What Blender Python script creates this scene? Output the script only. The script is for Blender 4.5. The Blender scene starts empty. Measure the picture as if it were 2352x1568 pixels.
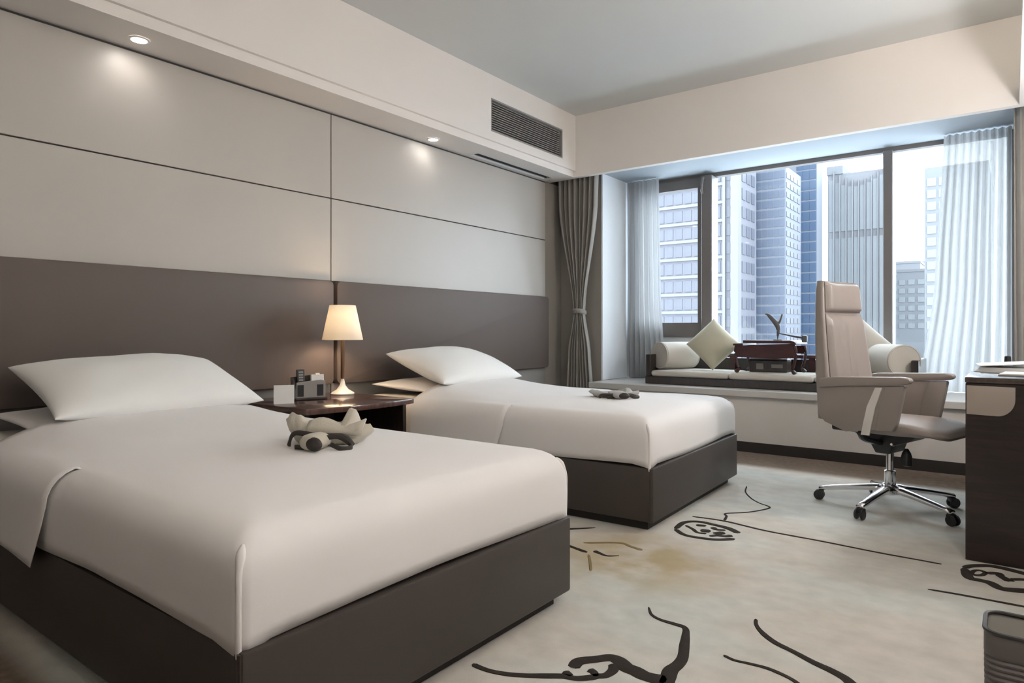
import bpy, bmesh, math, random
from mathutils import Vector, Matrix, noise

# ---------------------------------------------------------------- camera, sky, exposure
scene = bpy.context.scene
COL = scene.collection
YAW = math.atan(1147 / 1524)
cam_data = bpy.data.cameras.new('camera')
cam_data.sensor_width = 36.0
cam_data.lens = 1524 / 2352 * 36.0
cam_data.shift_y = -24 / 2352
cam_data.clip_start = 0.02
cam_data.clip_end = 3000
cam = bpy.data.objects.new('camera', cam_data)
cam.location = (3.545, 0.0, 0.94)
cam.rotation_euler = (math.pi / 2, 0, YAW)
COL.objects.link(cam)
scene.camera = cam

scene.view_settings.view_transform = 'Standard'
scene.view_settings.look = 'None'
scene.view_settings.gamma = 1.0
scene.view_settings.use_curve_mapping = False
scene.view_settings.exposure = 1.58

SKY = 3.2
world = bpy.data.worlds.new('overcast_sky')
scene.world = world
world.use_nodes = True
bg = world.node_tree.nodes['Background']
bg.inputs['Color'].default_value = (0.82, 0.91, 1.0, 1)
bg.inputs['Strength'].default_value = SKY

LAMP_SPOT = 0.42      # recessed downlights over the headboards
LAMP_TABLE = 4.2      # bedside lamp
LAMP_COVE = 14.0      # strip in the right-hand ceiling cove
LAMP_FILL = 33.0      # unseen globe lamps added on the right-hand wall to brighten the room      
WARM = (1.0, 0.95, 0.90)


# ---------------------------------------------------------------- materials
def new_mat(name):
    m = bpy.data.materials.new(name)
    m.use_nodes = True
    nt = m.node_tree
    return m, nt, nt.nodes['Principled BSDF']


def mat(name, col, rough=0.6, var=0.06, scale=6.0, bump=0.0, bscale=200.0, metal=0.0, spec=0.5, sheen=0.0, stretch=(1, 1, 1), coat=0.0):
    m, nt, b = new_mat(name)
    tc = nt.nodes.new('ShaderNodeTexCoord')
    mp = nt.nodes.new('ShaderNodeMapping')
    mp.inputs['Scale'].default_value = stretch
    nt.links.new(tc.outputs['Object'], mp.inputs['Vector'])
    n = nt.nodes.new('ShaderNodeTexNoise')
    n.inputs['Scale'].default_value = scale
    n.inputs['Detail'].default_value = 4
    nt.links.new(mp.outputs[0], n.inputs['Vector'])
    r = nt.nodes.new('ShaderNodeMix')
    r.data_type = 'RGBA'
    lo = [max(0, c * (1 - var)) for c in col]
    hi = [min(1, c * (1 + var)) for c in col]
    r.inputs['A'].default_value = (*lo, 1)
    r.inputs['B'].default_value = (*hi, 1)
    nt.links.new(n.outputs['Fac'], r.inputs['Factor'])
    nt.links.new(r.outputs['Result'], b.inputs['Base Color'])
    b.inputs['Roughness'].default_value = rough
    b.inputs['Metallic'].default_value = metal
    b.inputs['Specular IOR Level'].default_value = spec
    if sheen:
        b.inputs['Sheen Weight'].default_value = sheen
    if coat:
        b.inputs['Coat Weight'].default_value = coat
        b.inputs['Coat Roughness'].default_value = 0.12
    if bump:
        n2 = nt.nodes.new('ShaderNodeTexNoise')
        n2.inputs['Scale'].default_value = bscale
        n2.inputs['Detail'].default_value = 3
        nt.links.new(mp.outputs[0], n2.inputs['Vector'])
        bp = nt.nodes.new('ShaderNodeBump')
        bp.inputs['Strength'].default_value = bump
        bp.inputs['Distance'].default_value = 0.002
        nt.links.new(n2.outputs['Fac'], bp.inputs['Height'])
        nt.links.new(bp.outputs[0], b.inputs['Normal'])
    return m


def emit_mat(name, col, strength):
    m, nt, b = new_mat(name)
    b.inputs['Base Color'].default_value = (*col, 1)
    b.inputs['Emission Color'].default_value = (*col, 1)
    b.inputs['Emission Strength'].default_value = strength
    return m


def wood_mat(name, c1, c2, rough=0.3, axis=(1, 1, 8), coat=0.3):
    m, nt, b = new_mat(name)
    tc = nt.nodes.new('ShaderNodeTexCoord')
    mp = nt.nodes.new('ShaderNodeMapping')
    mp.inputs['Scale'].default_value = axis
    nt.links.new(tc.outputs['Object'], mp.inputs['Vector'])
    n = nt.nodes.new('ShaderNodeTexNoise')
    n.inputs['Scale'].default_value = 7
    n.inputs['Detail'].default_value = 6
    n.inputs['Distortion'].default_value = 0.4
    nt.links.new(mp.outputs[0], n.inputs['Vector'])
    r = nt.nodes.new('ShaderNodeValToRGB')
    r.color_ramp.elements[0].position = 0.35
    r.color_ramp.elements[1].position = 0.68
    r.color_ramp.elements[0].color = (*c1, 1)
    r.color_ramp.elements[1].color = (*c2, 1)
    nt.links.new(n.outputs['Fac'], r.inputs['Fac'])
    nt.links.new(r.outputs['Color'], b.inputs['Base Color'])
    b.inputs['Roughness'].default_value = rough
    b.inputs['Coat Weight'].default_value = coat
    b.inputs['Coat Roughness'].default_value = 0.1
    return m


def sheer_mat(name, col, open_frac):
    m = bpy.data.materials.new(name)
    m.use_nodes = True
    nt = m.node_tree
    nt.nodes.clear()
    out = nt.nodes.new('ShaderNodeOutputMaterial')
    d = nt.nodes.new('ShaderNodeBsdfDiffuse')
    t = nt.nodes.new('ShaderNodeBsdfTranslucent')
    tr = nt.nodes.new('ShaderNodeBsdfTransparent')
    d.inputs['Color'].default_value = (*col, 1)
    t.inputs['Color'].default_value = (*col, 1)
    m1 = nt.nodes.new('ShaderNodeMixShader')
    m1.inputs[0].default_value = 0.5
    nt.links.new(d.outputs[0], m1.inputs[1])
    nt.links.new(t.outputs[0], m1.inputs[2])
    m2 = nt.nodes.new('ShaderNodeMixShader')
    tc = nt.nodes.new('ShaderNodeTexCoord')
    n = nt.nodes.new('ShaderNodeTexNoise')
    n.inputs['Scale'].default_value = 40
    nt.links.new(tc.outputs['Object'], n.inputs['Vector'])
    mr = nt.nodes.new('ShaderNodeMapRange')
    mr.inputs['To Min'].default_value = open_frac - 0.03
    mr.inputs['To Max'].default_value = open_frac + 0.03
    nt.links.new(n.outputs['Fac'], mr.inputs['Value'])
    nt.links.new(mr.outputs[0], m2.inputs[0])
    nt.links.new(m1.outputs[0], m2.inputs[1])
    nt.links.new(tr.outputs[0], m2.inputs[2])
    nt.links.new(m2.outputs[0], out.inputs['Surface'])
    return m


def glass_mat(name, refl=0.03):
    m = bpy.data.materials.new(name)
    m.use_nodes = True
    nt = m.node_tree
    nt.nodes.clear()
    out = nt.nodes.new('ShaderNodeOutputMaterial')
    tr = nt.nodes.new('ShaderNodeBsdfTransparent')
    tr.inputs['Color'].default_value = (0.95, 0.975, 0.98, 1)
    g = nt.nodes.new('ShaderNodeBsdfGlossy')
    g.inputs['Roughness'].default_value = 0.02
    mx = nt.nodes.new('ShaderNodeMixShader')
    mx.inputs[0].default_value = refl
    nt.links.new(tr.outputs[0], mx.inputs[1])
    nt.links.new(g.outputs[0], mx.inputs[2])
    nt.links.new(mx.outputs[0], out.inputs['Surface'])
    return m


def carpet_mat():
    m, nt, b = new_mat('woven_carpet')
    L = nt.links.new
    tc = nt.nodes.new('ShaderNodeTexCoord')
    sep = nt.nodes.new('ShaderNodeSeparateXYZ')
    L(tc.outputs['Object'], sep.inputs[0])

    def nz(scale, detail=4, stretch=(1, 1, 1)):
        mp = nt.nodes.new('ShaderNodeMapping')
        mp.inputs['Scale'].default_value = stretch
        L(tc.outputs['Object'], mp.inputs['Vector'])
        n = nt.nodes.new('ShaderNodeTexNoise')
        n.inputs['Scale'].default_value = scale
        n.inputs['Detail'].default_value = detail
        L(mp.outputs[0], n.inputs['Vector'])
        return n.outputs['Fac']

    def ramp(fac, stops):
        r = nt.nodes.new('ShaderNodeValToRGB')
        els = r.color_ramp.elements
        while len(els) < len(stops):
            els.new(0.5)
        for e, (p, c) in zip(els, stops):
            e.position = p
            e.color = (*c, 1)
        L(fac, r.inputs['Fac'])
        return r.outputs['Color']

    def mix(fac, a, bb):
        x = nt.nodes.new('ShaderNodeMix')
        x.data_type = 'RGBA'
        L(fac, x.inputs['Factor'])
        for s, v in (('A', a), ('B', bb)):
            if isinstance(v, tuple):
                x.inputs[s].default_value = (*v, 1)
            else:
                L(v, x.inputs[s])
        return x.outputs['Result']

    def mrange(val, f0, f1, t0=0.0, t1=1.0):
        x = nt.nodes.new('ShaderNodeMapRange')
        x.interpolation_type = 'SMOOTHSTEP'
        L(val, x.inputs['Value'])
        x.inputs['From Min'].default_value = f0
        x.inputs['From Max'].default_value = f1
        x.inputs['To Min'].default_value = t0
        x.inputs['To Max'].default_value = t1
        return x.outputs[0]

    def mul(a, bb):
        x = nt.nodes.new('ShaderNodeMath')
        x.operation = 'MULTIPLY'
        L(a, x.inputs[0])
        L(bb, x.inputs[1])
        return x.outputs[0]

    pale = ramp(nz(1.3, 6, (1, 1.6, 1)), [(0.30, (0.52, 0.475, 0.41)), (0.48, (0.63, 0.59, 0.53)), (0.64, (0.60, 0.61, 0.565)), (0.8, (0.52, 0.555, 0.53))])
    fine = ramp(nz(10, 6, (1, 1.3, 1)), [(0.3, (0.84, 0.84, 0.84)), (0.7, (1, 1, 1))])
    mm = nt.nodes.new('ShaderNodeMix')
    mm.data_type = 'RGBA'
    mm.blend_type = 'MULTIPLY'
    mm.inputs['Factor'].default_value = 1.0
    L(pale, mm.inputs['A'])
    L(fine, mm.inputs['B'])
    pale = mm.outputs['Result']
    # ochre wash printed beside the beds
    d = nt.nodes.new('ShaderNodeVectorMath')
    d.operation = 'DISTANCE'
    L(tc.outputs['Object'], d.inputs[0])
    d.inputs[1].default_value = (2.32, 2.50, 0)
    sp = mrange(d.outputs['Value'], 0.10, 0.52, 1.0, 0.0)
    sp = mul(sp, mrange(nz(4.5, 4), 0.28, 0.62, 0.0, 0.8))
    pale = mix(sp, pale, (0.36, 0.27, 0.12))
    brown = ramp(nz(30, 4), [(0.3, (0.12, 0.085, 0.058)), (0.7, (0.19, 0.14, 0.10))])
    inside = mul(mrange(sep.outputs['Y'], 0.62, 0.72), mrange(sep.outputs['Y'], 4.62, 4.78, 1.0, 0.0))
    colr = mix(inside, brown, pale)
    L(colr, b.inputs['Base Color'])
    b.inputs['Roughness'].default_value = 0.95
    b.inputs['Specular IOR Level'].default_value = 0.1
    b.inputs['Sheen Weight'].default_value = 0.15
    bp = nt.nodes.new('ShaderNodeBump')
    bp.inputs['Strength'].default_value = 0.5
    bp.inputs['Distance'].default_value = 0.003
    L(nz(320, 2), bp.inputs['Height'])
    L(bp.outputs[0], b.inputs['Normal'])
    return m


M = {}
M['paint'] = mat('warm_white_paint', (0.80, 0.755, 0.715), 0.7, 0.015, 3)
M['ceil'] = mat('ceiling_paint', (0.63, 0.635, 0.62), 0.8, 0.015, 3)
M['niche'] = mat('cool_white_paint', (0.74, 0.77, 0.80), 0.6, 0.015, 3)
M['nicheceil'] = mat('niche_paint_daylight_tint', (0.33, 0.37, 0.41), 0.6, 0.015, 3)  # darker copy of the niche paint, blue daylight and dimness put into its colour
M['stub'] = mat('taupe_paint', (0.30, 0.275, 0.245), 0.7, 0.03, 3)
M['panel'] = mat('satin_wall_panel', (0.47, 0.44, 0.405), 0.40, 0.03, 2, 0.06, 400, spec=0.5)
M['gap'] = mat('dark_joint', (0.07, 0.06, 0.055), 0.8)
M['leather'] = mat('brown_headboard_leather', (0.115, 0.088, 0.076), 0.62, 0.06, 3, 0.12, 350)
M['wainscot'] = mat('grey_wall_panel', (0.27, 0.255, 0.24), 0.5, 0.03)
M['base'] = mat('dark_brown_bed_leather', (0.052, 0.041, 0.036), 0.5, 0.08, 4, 0.12, 300)
M['plinth'] = mat('black_plinth', (0.02, 0.016, 0.014), 0.6)
M['linen'] = mat('white_bed_linen', (0.80, 0.775, 0.765), 0.85, 0.02, 3, 0.08, 500, sheen=0.15)
M['linen2'] = mat('white_pillow_cotton', (0.86, 0.86, 0.845), 0.85, 0.02, 3, 0.08, 500, sheen=0.15)
M['mattress'] = mat('mattress_ticking', (0.60, 0.57, 0.53), 0.85)
M['carpet'] = carpet_mat()
M['ink'] = mat('carpet_dark_pile', (0.040, 0.033, 0.028), 0.95, 0.25, 30, 0.4, 300, spec=0.1)
M['ochre'] = mat('carpet_ochre_pile', (0.25, 0.19, 0.10), 0.95, 0.2, 30, 0.4, 300, spec=0.1)
M['mahog'] = wood_mat('polished_mahogany', (0.055, 0.022, 0.017), (0.11, 0.045, 0.033), 0.22, (1, 6, 1), 0.6)
M['dark'] = wood_mat('dark_walnut', (0.016, 0.011, 0.009), (0.032, 0.020, 0.016), 0.35, (6, 1, 1), 0.3)
M['redwood'] = wood_mat('red_lacquered_wood', (0.030, 0.008, 0.008), (0.058, 0.015, 0.014), 0.4, (1, 6, 6), 0.1)
M['deskw'] = wood_mat('desk_walnut', (0.012, 0.0065, 0.0055), (0.026, 0.013, 0.011), 0.42, (1, 1, 9), 0.2)
M['desktop'] = wood_mat('desk_top_lacquer', (0.05, 0.035, 0.03), (0.085, 0.06, 0.05), 0.16, (6, 1, 1), 0.8)
M['tan'] = mat('tan_leather_inset', (0.40, 0.34, 0.29), 0.5, 0.04, 4, 0.1, 300)
M['curtain'] = mat('charcoal_drape', (0.30, 0.28, 0.255), 0.9, 0.05, 8, 0.2, 400, sheen=0.2)
M['sheer'] = sheer_mat('white_sheer', (0.52, 0.525, 0.53), 0.05)
M['frame'] = mat('taupe_window_frame', (0.17, 0.155, 0.15), 0.45, 0.03)
M['glass'] = glass_mat('window_glass')
M['stone'] = mat('pale_stone_sill', (0.52, 0.50, 0.47), 0.4, 0.05, 5)
M['benchf'] = mat('beige_bench_panel', (0.60, 0.565, 0.525), 0.55, 0.02)
M['cush'] = mat('cream_upholstery', (0.52, 0.485, 0.43), 0.9, 0.04, 8, 0.25, 400, sheen=0.2)
M['cush2'] = mat('green_cream_cushion', (0.50, 0.47, 0.36), 0.9, 0.05, 10, 0.3, 260, sheen=0.2)
M['chair'] = mat('taupe_chair_leather', (0.29, 0.25, 0.228), 0.45, 0.05, 5, 0.12, 260)
M['chrome'] = mat('polished_aluminium', (0.78, 0.78, 0.80), 0.18, 0.02, metal=1.0)
M['brushed'] = mat('brushed_aluminium', (0.80, 0.76, 0.72), 0.4, 0.03, metal=0.5)
M['black'] = mat('black_plastic', (0.018, 0.018, 0.02), 0.4, 0.1)
M['grille'] = mat('grey_grille', (0.30, 0.285, 0.27), 0.5, 0.05)
M['slot'] = mat('dark_slot', (0.05, 0.055, 0.06), 0.6)
M['white'] = mat('white_enamel', (0.78, 0.76, 0.73), 0.4, 0.02)
M['paper'] = mat('white_paper', (0.80, 0.80, 0.79), 0.7, 0.02)
M['robe'] = mat('cream_robe_cotton', (0.56, 0.52, 0.44), 0.95, 0.06, 12, 0.5, 220, sheen=0.2)
M['robe2'] = mat('grey_towel_cotton', (0.40, 0.395, 0.385), 0.95, 0.06, 12, 0.5, 220, sheen=0.2)
M['ribbon'] = mat('black_ribbon', (0.035, 0.028, 0.025), 0.6, 0.1)
M['bronze'] = mat('bronze_metal', (0.30, 0.20, 0.13), 0.3, 0.05, metal=0.8)
M['stonefig'] = mat('grey_bronze_figure', (0.10, 0.10, 0.105), 0.5, 0.15, 20)
M['led'] = emit_mat('lit_lens', (1.0, 0.96, 0.90), 9.0)
M['strip'] = emit_mat('cove_strip_glow', (1.0, 0.88, 0.70), 4.0)
M['binout'] = mat('grey_ribbed_bin', (0.14, 0.122, 0.114), 0.55, 0.06, 10)
M['binin'] = mat('pale_bin_liner', (0.42, 0.40, 0.36), 0.8, 0.03)
M['rim'] = mat('dark_bin_rim', (0.03, 0.026, 0.024), 0.4)


def shade_mat():
    m = bpy.data.materials.new('lit_lamp_shade')
    m.use_nodes = True
    nt = m.node_tree
    nt.nodes.clear()
    out = nt.nodes.new('ShaderNodeOutputMaterial')
    d = nt.nodes.new('ShaderNodeBsdfDiffuse')
    t = nt.nodes.new('ShaderNodeBsdfTranslucent')
    d.inputs['Color'].default_value = (0.85, 0.82, 0.76, 1)
    t.inputs['Color'].default_value = (0.88, 0.84, 0.76, 1)
    mx = nt.nodes.new('ShaderNodeMixShader')
    mx.inputs[0].default_value = 0.19
    nt.links.new(d.outputs[0], mx.inputs[1])
    nt.links.new(t.outputs[0], mx.inputs[2])
    nt.links.new(mx.outputs[0], out.inputs['Surface'])
    return m


M['shade'] = shade_mat()

# ---------------------------------------------------------------- object helpers
ORG = {}


def org_of(o):
    while o is not None:
        if o.name in ORG:
            return ORG[o.name]
        o = o.parent
    return Vector((0, 0, 0))


def tag(o, label=None, cat=None, group=None, kind=None):
    if label:
        o['label'] = label
    if cat:
        o['category'] = cat
    if group:
        o['group'] = group
    if kind:
        o['kind'] = kind
    return o


def thing(name, label, cat, loc=(0, 0, 0), rotz=0.0, group=None, world=True):
    """Empty at the thing's base. world=True: parts are given in room coordinates."""
    o = bpy.data.objects.new(name, None)
    o.empty_display_size = 0.1
    COL.objects.link(o)
    o.location = loc
    o.rotation_euler = (0, 0, rotz)
    tag(o, label, cat, group)
    ORG[o.name] = Vector(loc) if world else Vector((0, 0, 0))
    return o


def obj(name, bm, m, parent=None, smooth=False):
    me = bpy.data.meshes.new(name)
    if parent is not None:
        og = org_of(parent)
        if og.length:
            bmesh.ops.translate(bm, verts=bm.verts, vec=-og)
    bmesh.ops.recalc_face_normals(bm, faces=bm.faces)
    bm.to_mesh(me)
    bm.free()
    if smooth:
        me.polygons.foreach_set('use_smooth', [True] * len(me.polygons))
        if smooth != 'all':
            try:
                me.set_sharp_from_angle(angle=math.radians(40))
            except Exception:
                pass
    me.materials.append(M[m] if isinstance(m, str) else m)
    o = bpy.data.objects.new(name, me)
    COL.objects.link(o)
    if parent is not None:
        o.parent = parent
    return o


def struct(name, bm, m, parent=None, smooth=False):
    o = obj(name, bm, m, parent, smooth)
    if parent is None:
        o['kind'] = 'structure'
    return o


def B():
    return bmesh.new()


def box(x0, x1, y0, y1, z0, z1, bev=0.0, seg=2, bm=None):
    bm2 = bmesh.new()
    vs = [bm2.verts.new((x, y, z)) for x in (x0, x1) for y in (y0, y1) for z in (z0, z1)]
    for f in ((0, 1, 3, 2), (4, 6, 7, 5), (0, 4, 5, 1), (2, 3, 7, 6), (0, 2, 6, 4), (1, 5, 7, 3)):
        bm2.faces.new([vs[i] for i in f])
    bmesh.ops.recalc_face_normals(bm2, faces=bm2.faces)
    if bev:
        bmesh.ops.bevel(bm2, geom=list(bm2.edges), offset=bev, segments=seg, profile=0.5, affect='EDGES', clamp_overlap=True)
    if bm is None:
        return bm2
    merge(bm, bm2)
    return bm


def merge(a, b):
    off = {}
    for v in b.verts:
        off[v] = a.verts.new(v.co)
    for f in b.faces:
        try:
            a.faces.new([off[v] for v in f.verts])
        except ValueError:
            pass
    b.free()
    return a


def loft(rings, closed=True, caps=True, bm=None):
    """rings: list of equal-length lists of points."""
    bm = bm or bmesh.new()
    vr = [[bm.verts.new(p) for p in r] for r in rings]
    n = len(rings[0])
    for a, b in zip(vr[:-1], vr[1:]):
        for i in range(n if closed else n - 1):
            j = (i + 1) % n
            bm.faces.new((a[i], a[j], b[j], b[i]))
    if caps and closed:
        bm.faces.new(list(reversed(vr[0])))
        bm.faces.new(vr[-1])
    return bm


def lathe(profile, n=24, c=(0, 0, 0), bm=None, caps=True):
    rings = [[(c[0] + r * math.cos(2 * math.pi * k / n), c[1] + r * math.sin(2 * math.pi * k / n), c[2] + z) for k in range(n)] for r, z in profile]
    return loft(rings, True, caps, bm)


def prism(pts, axis, a, b, bm=None, bev=0.0):
    """extrude 2D polygon pts along axis ('x','y','z') from a to b."""
    def P(p, t):
        return {'x': (t, p[0], p[1]), 'y': (p[0], t, p[1]), 'z': (p[0], p[1], t)}[axis]
    bm2 = loft([[P(p, a) for p in pts], [P(p, b) for p in pts]])
    bmesh.ops.recalc_face_normals(bm2, faces=bm2.faces)
    if bev:
        bmesh.ops.bevel(bm2, geom=list(bm2.edges), offset=bev, segments=2, profile=0.5, affect='EDGES', clamp_overlap=True)
    if bm is None:
        return bm2
    return merge(bm, bm2)


def spline(pts, n=8):
    """Catmull-Rom through pts."""
    pts = [Vector(p) for p in pts]
    P = [pts[0] * 2 - pts[1]] + pts + [pts[-1] * 2 - pts[-2]]
    out = []
    for i in range(1, len(P) - 2):
        for k in range(n):
            t = k / n
            a, b, c, d = P[i - 1:i + 3]
            out.append(0.5 * ((2 * b) + (c - a) * t + (2 * a - 5 * b + 4 * c - d) * t * t + (3 * b - a - 3 * c + d) * t ** 3))
    out.append(pts[-1])
    return out


def tube(path, r, n=10, flat=1.0, up=(0, 0, 1), bm=None, closed=False):
    """sweep an ellipse (r across, r*flat along `up`) along the path; r may be a list."""
    path = [Vector(p) for p in path]
    rings = []
    m = len(path)
    for i, p in enumerate(path):
        a = path[(i - 1) % m] if (closed or i > 0) else path[i]
        b = path[(i + 1) % m] if (closed or i < m - 1) else path[i]
        t = (b - a).normalized()
        u = Vector(up)
        s = t.cross(u)
        if s.length < 1e-4:
            s = t.cross(Vector((1, 0, 0.01)))
        s.normalize()
        w = s.cross(t).normalized()
        rr = r[i] if isinstance(r, (list, tuple)) else r
        rings.append([p + s * math.cos(2 * math.pi * k / n) * rr + w * math.sin(2 * math.pi * k / n) * rr * flat for k in range(n)])
    if closed:
        rings.append(rings[0])
        bm = loft(rings, True, False, bm)
        bmesh.ops.remove_doubles(bm, verts=bm.verts, dist=1e-6)
        return bm
    return loft(rings, True, True, bm)


def rrect(x0, x1, y0, y1, r, n=5, side=1):
    """rounded rectangle outline, counter-clockwise; `side` points per straight side."""
    out = []
    for cx, cy, a0 in ((x1 - r, y0 + r, -90), (x1 - r, y1 - r, 0), (x0 + r, y1 - r, 90), (x0 + r, y0 + r, 180)):
        arc = [(cx + r * math.cos(math.radians(a0 + 90 * k / n)), cy + r * math.sin(math.radians(a0 + 90 * k / n))) for k in range(n + 1)]
        out.append(arc)
    res = []
    for i, arc in enumerate(out):
        res += arc
        nx = out[(i + 1) % 4][0]
        for k in range(1, side):
            t = k / side
            res.append((arc[-1][0] * (1 - t) + nx[0] * t, arc[-1][1] * (1 - t) + nx[1] * t))
    return res


def xform(bm, mtx):
    bmesh.ops.transform(bm, matrix=mtx, verts=bm.verts)
    return bm


def puff_pad(x0, x1, y0, y1, z0, z1, r=0.03, crown=0.015, rc=0.04, bm=None, side=8):
    """upholstered pad: rounded-rectangle plan, rounded rims and a domed top."""
    cx, cy = (x0 + x1) / 2, (y0 + y1) / 2
    rings = []
    prof = []
    for k in range(5):
        a = math.pi / 2 * k / 4
        prof.append((r * (1 - math.sin(a)), z0 + r * (1 - math.cos(a))))
    for k in range(6):
        a = math.pi / 2 * k / 5
        prof.append((r * (1 - math.cos(a)), z1 - r * (1 - math.sin(a))))
    base = rrect(x0, x1, y0, y1, rc, 5, side)
    hx, hy = (x1 - x0) / 2, (y1 - y0) / 2

    def ring(ins, z, s=1.0):
        o = []
        for (px, py) in base:
            dx, dy = (px - cx) * (hx - ins) / hx, (py - cy) * (hy - ins) / hy
            o.append((cx + dx * s, cy + dy * s, z))
        return o
    for s in (0.02, 0.5):
        rings.append(ring(r, z0, s))
    rings += [ring(i, z) for i, z in prof]
    for s in (0.9, 0.75, 0.55, 0.3, 0.02):
        rings.append(ring(r, z1 + crown * (1 - s ** 2), s))
    return loft(rings, True, True, bm)


def pillow_bm(a, b, h, pinch=0.07, n=40, seed=0, wr=0.006, power=0.44):
    """pillow in its own plane: half sizes a (x), b (y), half thickness h; pointed corners."""
    bm = bmesh.new()
    top, bot = {}, {}
    for i in range(n + 1):
        for j in range(n + 1):
            u, v = 2 * i / n - 1, 2 * j / n - 1
            u, v = math.sin(u * math.pi / 2), math.sin(v * math.pi / 2)
            x = a * u * (1 - pinch * (1 - v * v))
            y = b * v * (1 - pinch * (1 - u * u))
            t = h * (max(0, (1 - u ** 2)) * max(0, (1 - v ** 2))) ** power
            t *= 1 + 0.08 * noise.noise((x * 3 + seed, y * 3, seed))
            w = wr * noise.noise((x * 9 + seed * 3, y * 9, 1.7)) * (1 - max(abs(u), abs(v)) ** 4)
            edge = i in (0, n) or j in (0, n)
            vt = bm.verts.new((x, y, t + w))
            top[i, j] = vt
            bot[i, j] = vt if edge else bm.verts.new((x, y, -t * 0.85 + w))
    for i in range(n):
        for j in range(n):
            bm.faces.new((top[i, j], top[i + 1, j], top[i + 1, j + 1], top[i, j + 1]))
            try:
                bm.faces.new((bot[i, j], bot[i, j + 1], bot[i + 1, j + 1], bot[i + 1, j]))
            except ValueError:
                pass
    return bm

# ---------------------------------------------------------------- room shell
X1 = 4.05          # right wall
YB = -2.2          # wall behind the camera
CEIL = 2.92
SOF = 2.36         # underside of the left soffit and the window beam

floor = struct('floor', box(-0.12, X1 + 0.12, YB - 0.12, 6.25, -0.1, 0.0), 'carpet')
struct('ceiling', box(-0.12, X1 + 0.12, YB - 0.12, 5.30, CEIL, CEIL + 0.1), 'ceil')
wall_left = struct('wall_left', box(-0.12, 0.0, YB - 0.12, 6.25, 0.0, CEIL), 'gap')
struct('wall_right', box(X1, X1 + 0.12, YB - 0.12, 6.25, 0.0, CEIL), 'paint')
struct('wall_back', box(0.0, X1, YB - 0.12, YB, 0.0, CEIL), 'paint')
wf = B()
box(0.0, 0.46, 5.50, 6.25, 0.0, 2.42, bm=wf)
struct('wall_window_left', wf, 'stub')
struct('wall_window_right', box(3.56, X1, 5.56, 6.25, 0.0, 2.42), 'stub')
struct('wall_window_reveal', box(0.46, 0.475, 5.495, 6.10, 0.48, 2.42), 'niche')
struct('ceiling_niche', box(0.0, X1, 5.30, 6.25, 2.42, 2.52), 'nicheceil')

# panelled headboard wall: each panel its own board
for (ya, yb) in ((-2.19, 0.262), (0.268, 2.733), (2.740, 5.215)):
    for (za, zb) in ((1.266, 1.798), (1.805, 2.345)):
        obj('wall_panel', box(0.0, 0.015, ya, yb, za, zb, 0.002, 1), 'panel', wall_left)
    obj('wainscot_panel', box(0.0, 0.012, ya, yb, 0.0, 0.60, 0.002, 1), 'wainscot', wall_left)

obj('end_panel', box(0.0, 0.010, 5.218, 5.50, 0.0, 2.355), 'stub', wall_left)

# left soffit with openings for the grille and the slot
GY0, GY1, GZ0, GZ1 = 3.996, 5.02, 2.484, 2.742
s = B()
box(0.0, 0.335, YB, GY0, 2.415, CEIL, bm=s)
box(0.0, 0.335, GY1, 5.24, 2.415, CEIL, bm=s)
box(0.0, 0.335, GY0, GY1, 2.415, GZ0, bm=s)
box(0.0, 0.335, GY0, GY1, GZ1, CEIL, bm=s)
box(0.0, 0.24, GY0, GY1, GZ0, GZ1, bm=s)
SX0, SX1, SY0, SY1 = 0.055, 0.135, 4.08, 5.14
box(0.0, 0.312, YB, SY0, SOF, 2.415, bm=s)
box(0.0, 0.312, SY1, 5.24, SOF, 2.415, bm=s)
box(0.0, SX0, SY0, SY1, SOF, 2.415, bm=s)
box(SX1, 0.312, SY0, SY1, SOF, 2.415, bm=s)
soffit = struct('trim_1', s, 'paint')
struct('trim_2', box(0.335, X1, 5.24, 5.30, SOF, CEIL), 'paint')
sb = box(0.0, 0.335, 5.24, 5.30, SOF, CEIL)
struct('trim_3', sb, 'paint')

# right-hand ceiling cove: shelf and upstand hiding a light strip
c = B()
box(3.585, X1, YB, 5.24, SOF, 2.40, bm=c)
box(3.585, 3.60, YB, 5.24, 2.40, 2.46, bm=c)
struct('trim_4', c, 'paint')
cove = thing('cove_light', 'warm light strip hidden on the right-hand ceiling shelf', 'light', (3.80, 1.5, 2.40))
obj('strip', box(3.74, 3.78, -2.0, 4.3, 2.402, 2.414, 0.003, 1), 'strip', cove)
ld = bpy.data.lights.new('cove_lamp', 'AREA')
ld.shape = 'RECTANGLE'
ld.size, ld.size_y = 0.10, 6.2
ld.energy = LAMP_COVE
ld.color = (1.0, 0.93, 0.83)
lo = bpy.data.objects.new('cove_lamp', ld)
COL.objects.link(lo)
lo.parent = cove
lo.location = (0.03, -0.3, 0.03)
lo.rotation_euler = (math.pi, 0, 0)

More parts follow.
